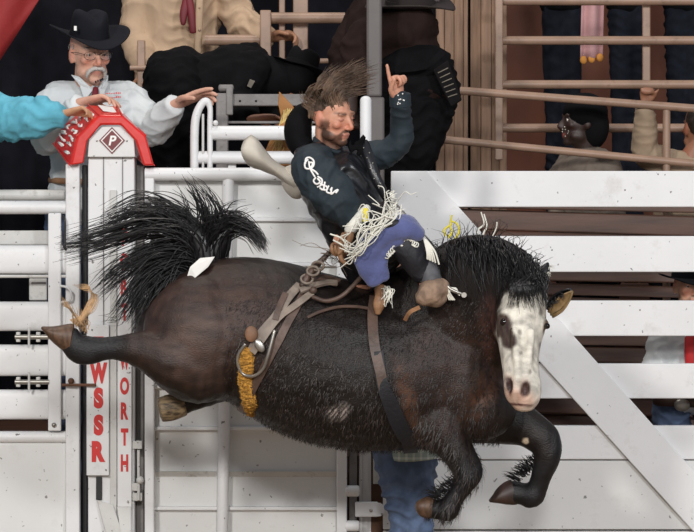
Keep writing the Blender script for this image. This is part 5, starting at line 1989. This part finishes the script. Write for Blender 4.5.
bl = MB().loft([P(655, 401, YR - .02), P(668, 402, YR - .15), P(692, 403, YR - .17), P(716, 402, YR - .15)], [S(5)] * 4, [.012] * 4).build('belt', BROWNBOOT, RM, smooth=True)
MB().ell(P(682, 405, YR - .18), [(S(9), 0, 0), (0, .012, 0), (0, 0, S(7))]).build('buckle', STEEL, bl, smooth=True)

# ------------------------------------------------------------------ jeans behind the bronc's forelegs
YK = .66
J = dict(pelvis=P(404, 426, YK), chest=P(395, 366, YK - .04), neck=P(402, 334, YK - .08), head=P(412, 318, YK - .1), F=Vector((.6, -.5, -.6)), U=Vector((.3, -.1, .9)),
         shR=P(372, 358, YK), elR=P(372, 400, YK - .06), wrR=P(398, 412, YK - .16), shL=P(425, 356, YK), elL=P(436, 395, YK - .02), wrL=P(420, 412, YK - .16))
J.update(hipR=P(394, 446, YK), hipL=P(414, 446, YK), knR=P(403, 512, YK - .02), knL=P(417, 504, YK - .06), anR=Vector((P(404, 0, YK).x, YK, .08)), anL=Vector((P(424, 0, YK).x, YK, .08)))
KM, w_, fr = person('man in blue jeans and green plaid shirt hidden behind the bucking horse\'s belly', J, PLAID, JEANS, .92, (200, 150, 124), voxel=.009, leg_r=1.08, wr=(.008, 24), fold=.011, seed=29, hair=HAIRDK)
m = MB().loft([P(412, 440, YK), P(413, 450, YK), P(413.5, 458, YK)], [S(28), S(28.5), S(28)], [.155, .16, .16], n=22, sub=3, cap=.1)
me = m.mesh()
finish(me, 'shirt_tail', PLAID, KM, smooth=.9)

# ------------------------------------------------------------------ figures behind the brown rails, top right
YP = 2.75
J = dict(pelvis=P(588, 255, YP), chest=P(586, 185, YP), neck=P(586, 152, YP), head=P(583, 122, YP - .02), F=Vector((-.97, -.2, .05)), U=Vector((0, 0, 1)),
         shR=P(570, 168, YP + .15), elR=P(560, 215, YP), wrR=P(545, 245, YP - .1), shL=P(606, 168, YP - .16), elL=P(612, 215, YP - .2), wrL=P(590, 250, YP - .25))
stand_legs(J, .7, 1.0)
CM, w_, fr = person('person in a black hat looking left between the sloping handrails', J, M('drab_shirt', (110, 98, 88), .8), JEANSD, 1.1, (52, 36, 30), voxel=.01, seed=31, torso_r=1.2)
m = MB()
m.ell(w_(0, -.01, .045), [fr[0] * .115, fr[1] * .12, fr[2] * .105], 18, 12)
m.ell(w_(0, -.05, -.02), [fr[0] * .1, fr[1] * .085, fr[2] * .12], 16, 10)
me = fuse(m, .01, 3)
finish(me, 'hat', BLACKC, CM, smooth=True)
m = MB()
r_ = random.Random(12)
for k in range(7):
    m.ball(P(566 + r_.gauss(0, 2.5), 131 + r_.gauss(0, 3), YP - .13), .005, 6, 4)
m.build('earring_beads', STEEL, CM, smooth=True, kind='stuff')

YH = 2.62
J = dict(pelvis=P(690, 260, YH), chest=P(688, 190, YH), neck=P(690, 160, YH), head=P(700, 128, YH), F=Vector((-.3, .9, .1)), U=Vector((0, 0, 1)),
         shR=P(712, 168, YH), elR=P(724, 215, YH), wrR=P(705, 250, YH - .1), shL=P(664, 165, YH), elL=P(645, 152, YH - .02), wrL=P(645.5, 107, YH - .13))
stand_legs(J, .7, 1.0)
person('pale-shirted person at the right edge gripping the sloping handrail', J, M('pale_shirt', (168, 146, 122), .8), JEANSD, 1.05, (150, 104, 80), voxel=.009, seed=37, hair=HAIRDK, arm_r=1.1,
       hands=dict(L=dict(d=(0, -.1, 1), n=(.2, -1, 0), side=1, curl=(1.2, 1.2, 1.2, 1.2), sc=.8)), sleeve_short=False)

for i, (x, dx, lab) in enumerate(((562, 9, 'spectator in dark trousers standing left of the pink cloth'), (628, 9, 'spectator in dark trousers standing right of the pink cloth'), (684, 10, 'spectator in dark clothes standing beside the brown upright at right'))):
    Yq = 4.4 + .35 * i
    J = dict(pelvis=P(x, -4, Yq), chest=P(x, -62, Yq), neck=P(x, -110, Yq), head=P(x, -140, Yq - .05), F=Vector((.1, -1, 0)), U=Vector((0, 0, 1)),
             shR=P(x - 22, -90, Yq), elR=P(x - 26, -50, Yq - .02), wrR=P(x - 12, -28, Yq - .18), shL=P(x + 22, -90, Yq), elL=P(x + 26, -50, Yq - .02), wrL=P(x + 12, -28, Yq - .18))
    stand_legs(J, 1.55, .8, .055)
    person(lab, J, BLACKC, JEANSD, .72, (150, 108, 86), voxel=.012, seed=41 + i, group=None, hair=HAIRDK, leg_r=1.0)
mb = MB().box((-.2, 3.5, 1.45), (4, 5.9, 1.55))
mb.build('floor', BROWNPLANK, kind='structure')
m = MB()
vs, fs = [], []
K, R_ = 13, 10
for r in range(R_):
    v = r / (R_ - 1)
    for j in range(K):
        u = j / (K - 1)
        q = P(582 + 23 * u - 2 * v, -25 + 83 * v, 3.8)
        q.y += .02 * math.sin(u * 9)
        vs.append(q)
for r in range(R_ - 1):
    for j in range(K - 1):
        fs.append((r * K + j, r * K + j + 1, (r + 1) * K + j + 1, (r + 1) * K + j))
PC = thing('hanging_cloth', 'pink cloth with scalloped gold edge hanging over the brown rails', 'cloth', P(592, 60, 3.8))
o = MB().add(vs, fs).build('cloth', PHOTO_PINK, PC, smooth=True)
q_ = o.modifiers.new('thick', 'SOLIDIFY')
q_.thickness = .006
for k in range(3):
    MB().ell(P(583.5 + 8.2 * k, 60 - k * 1.2, 3.79), [(S(4.6), 0, 0), (0, .014, 0), (0, 0, S(5.5))]).build('scallop', GOLD, PC, smooth=True)
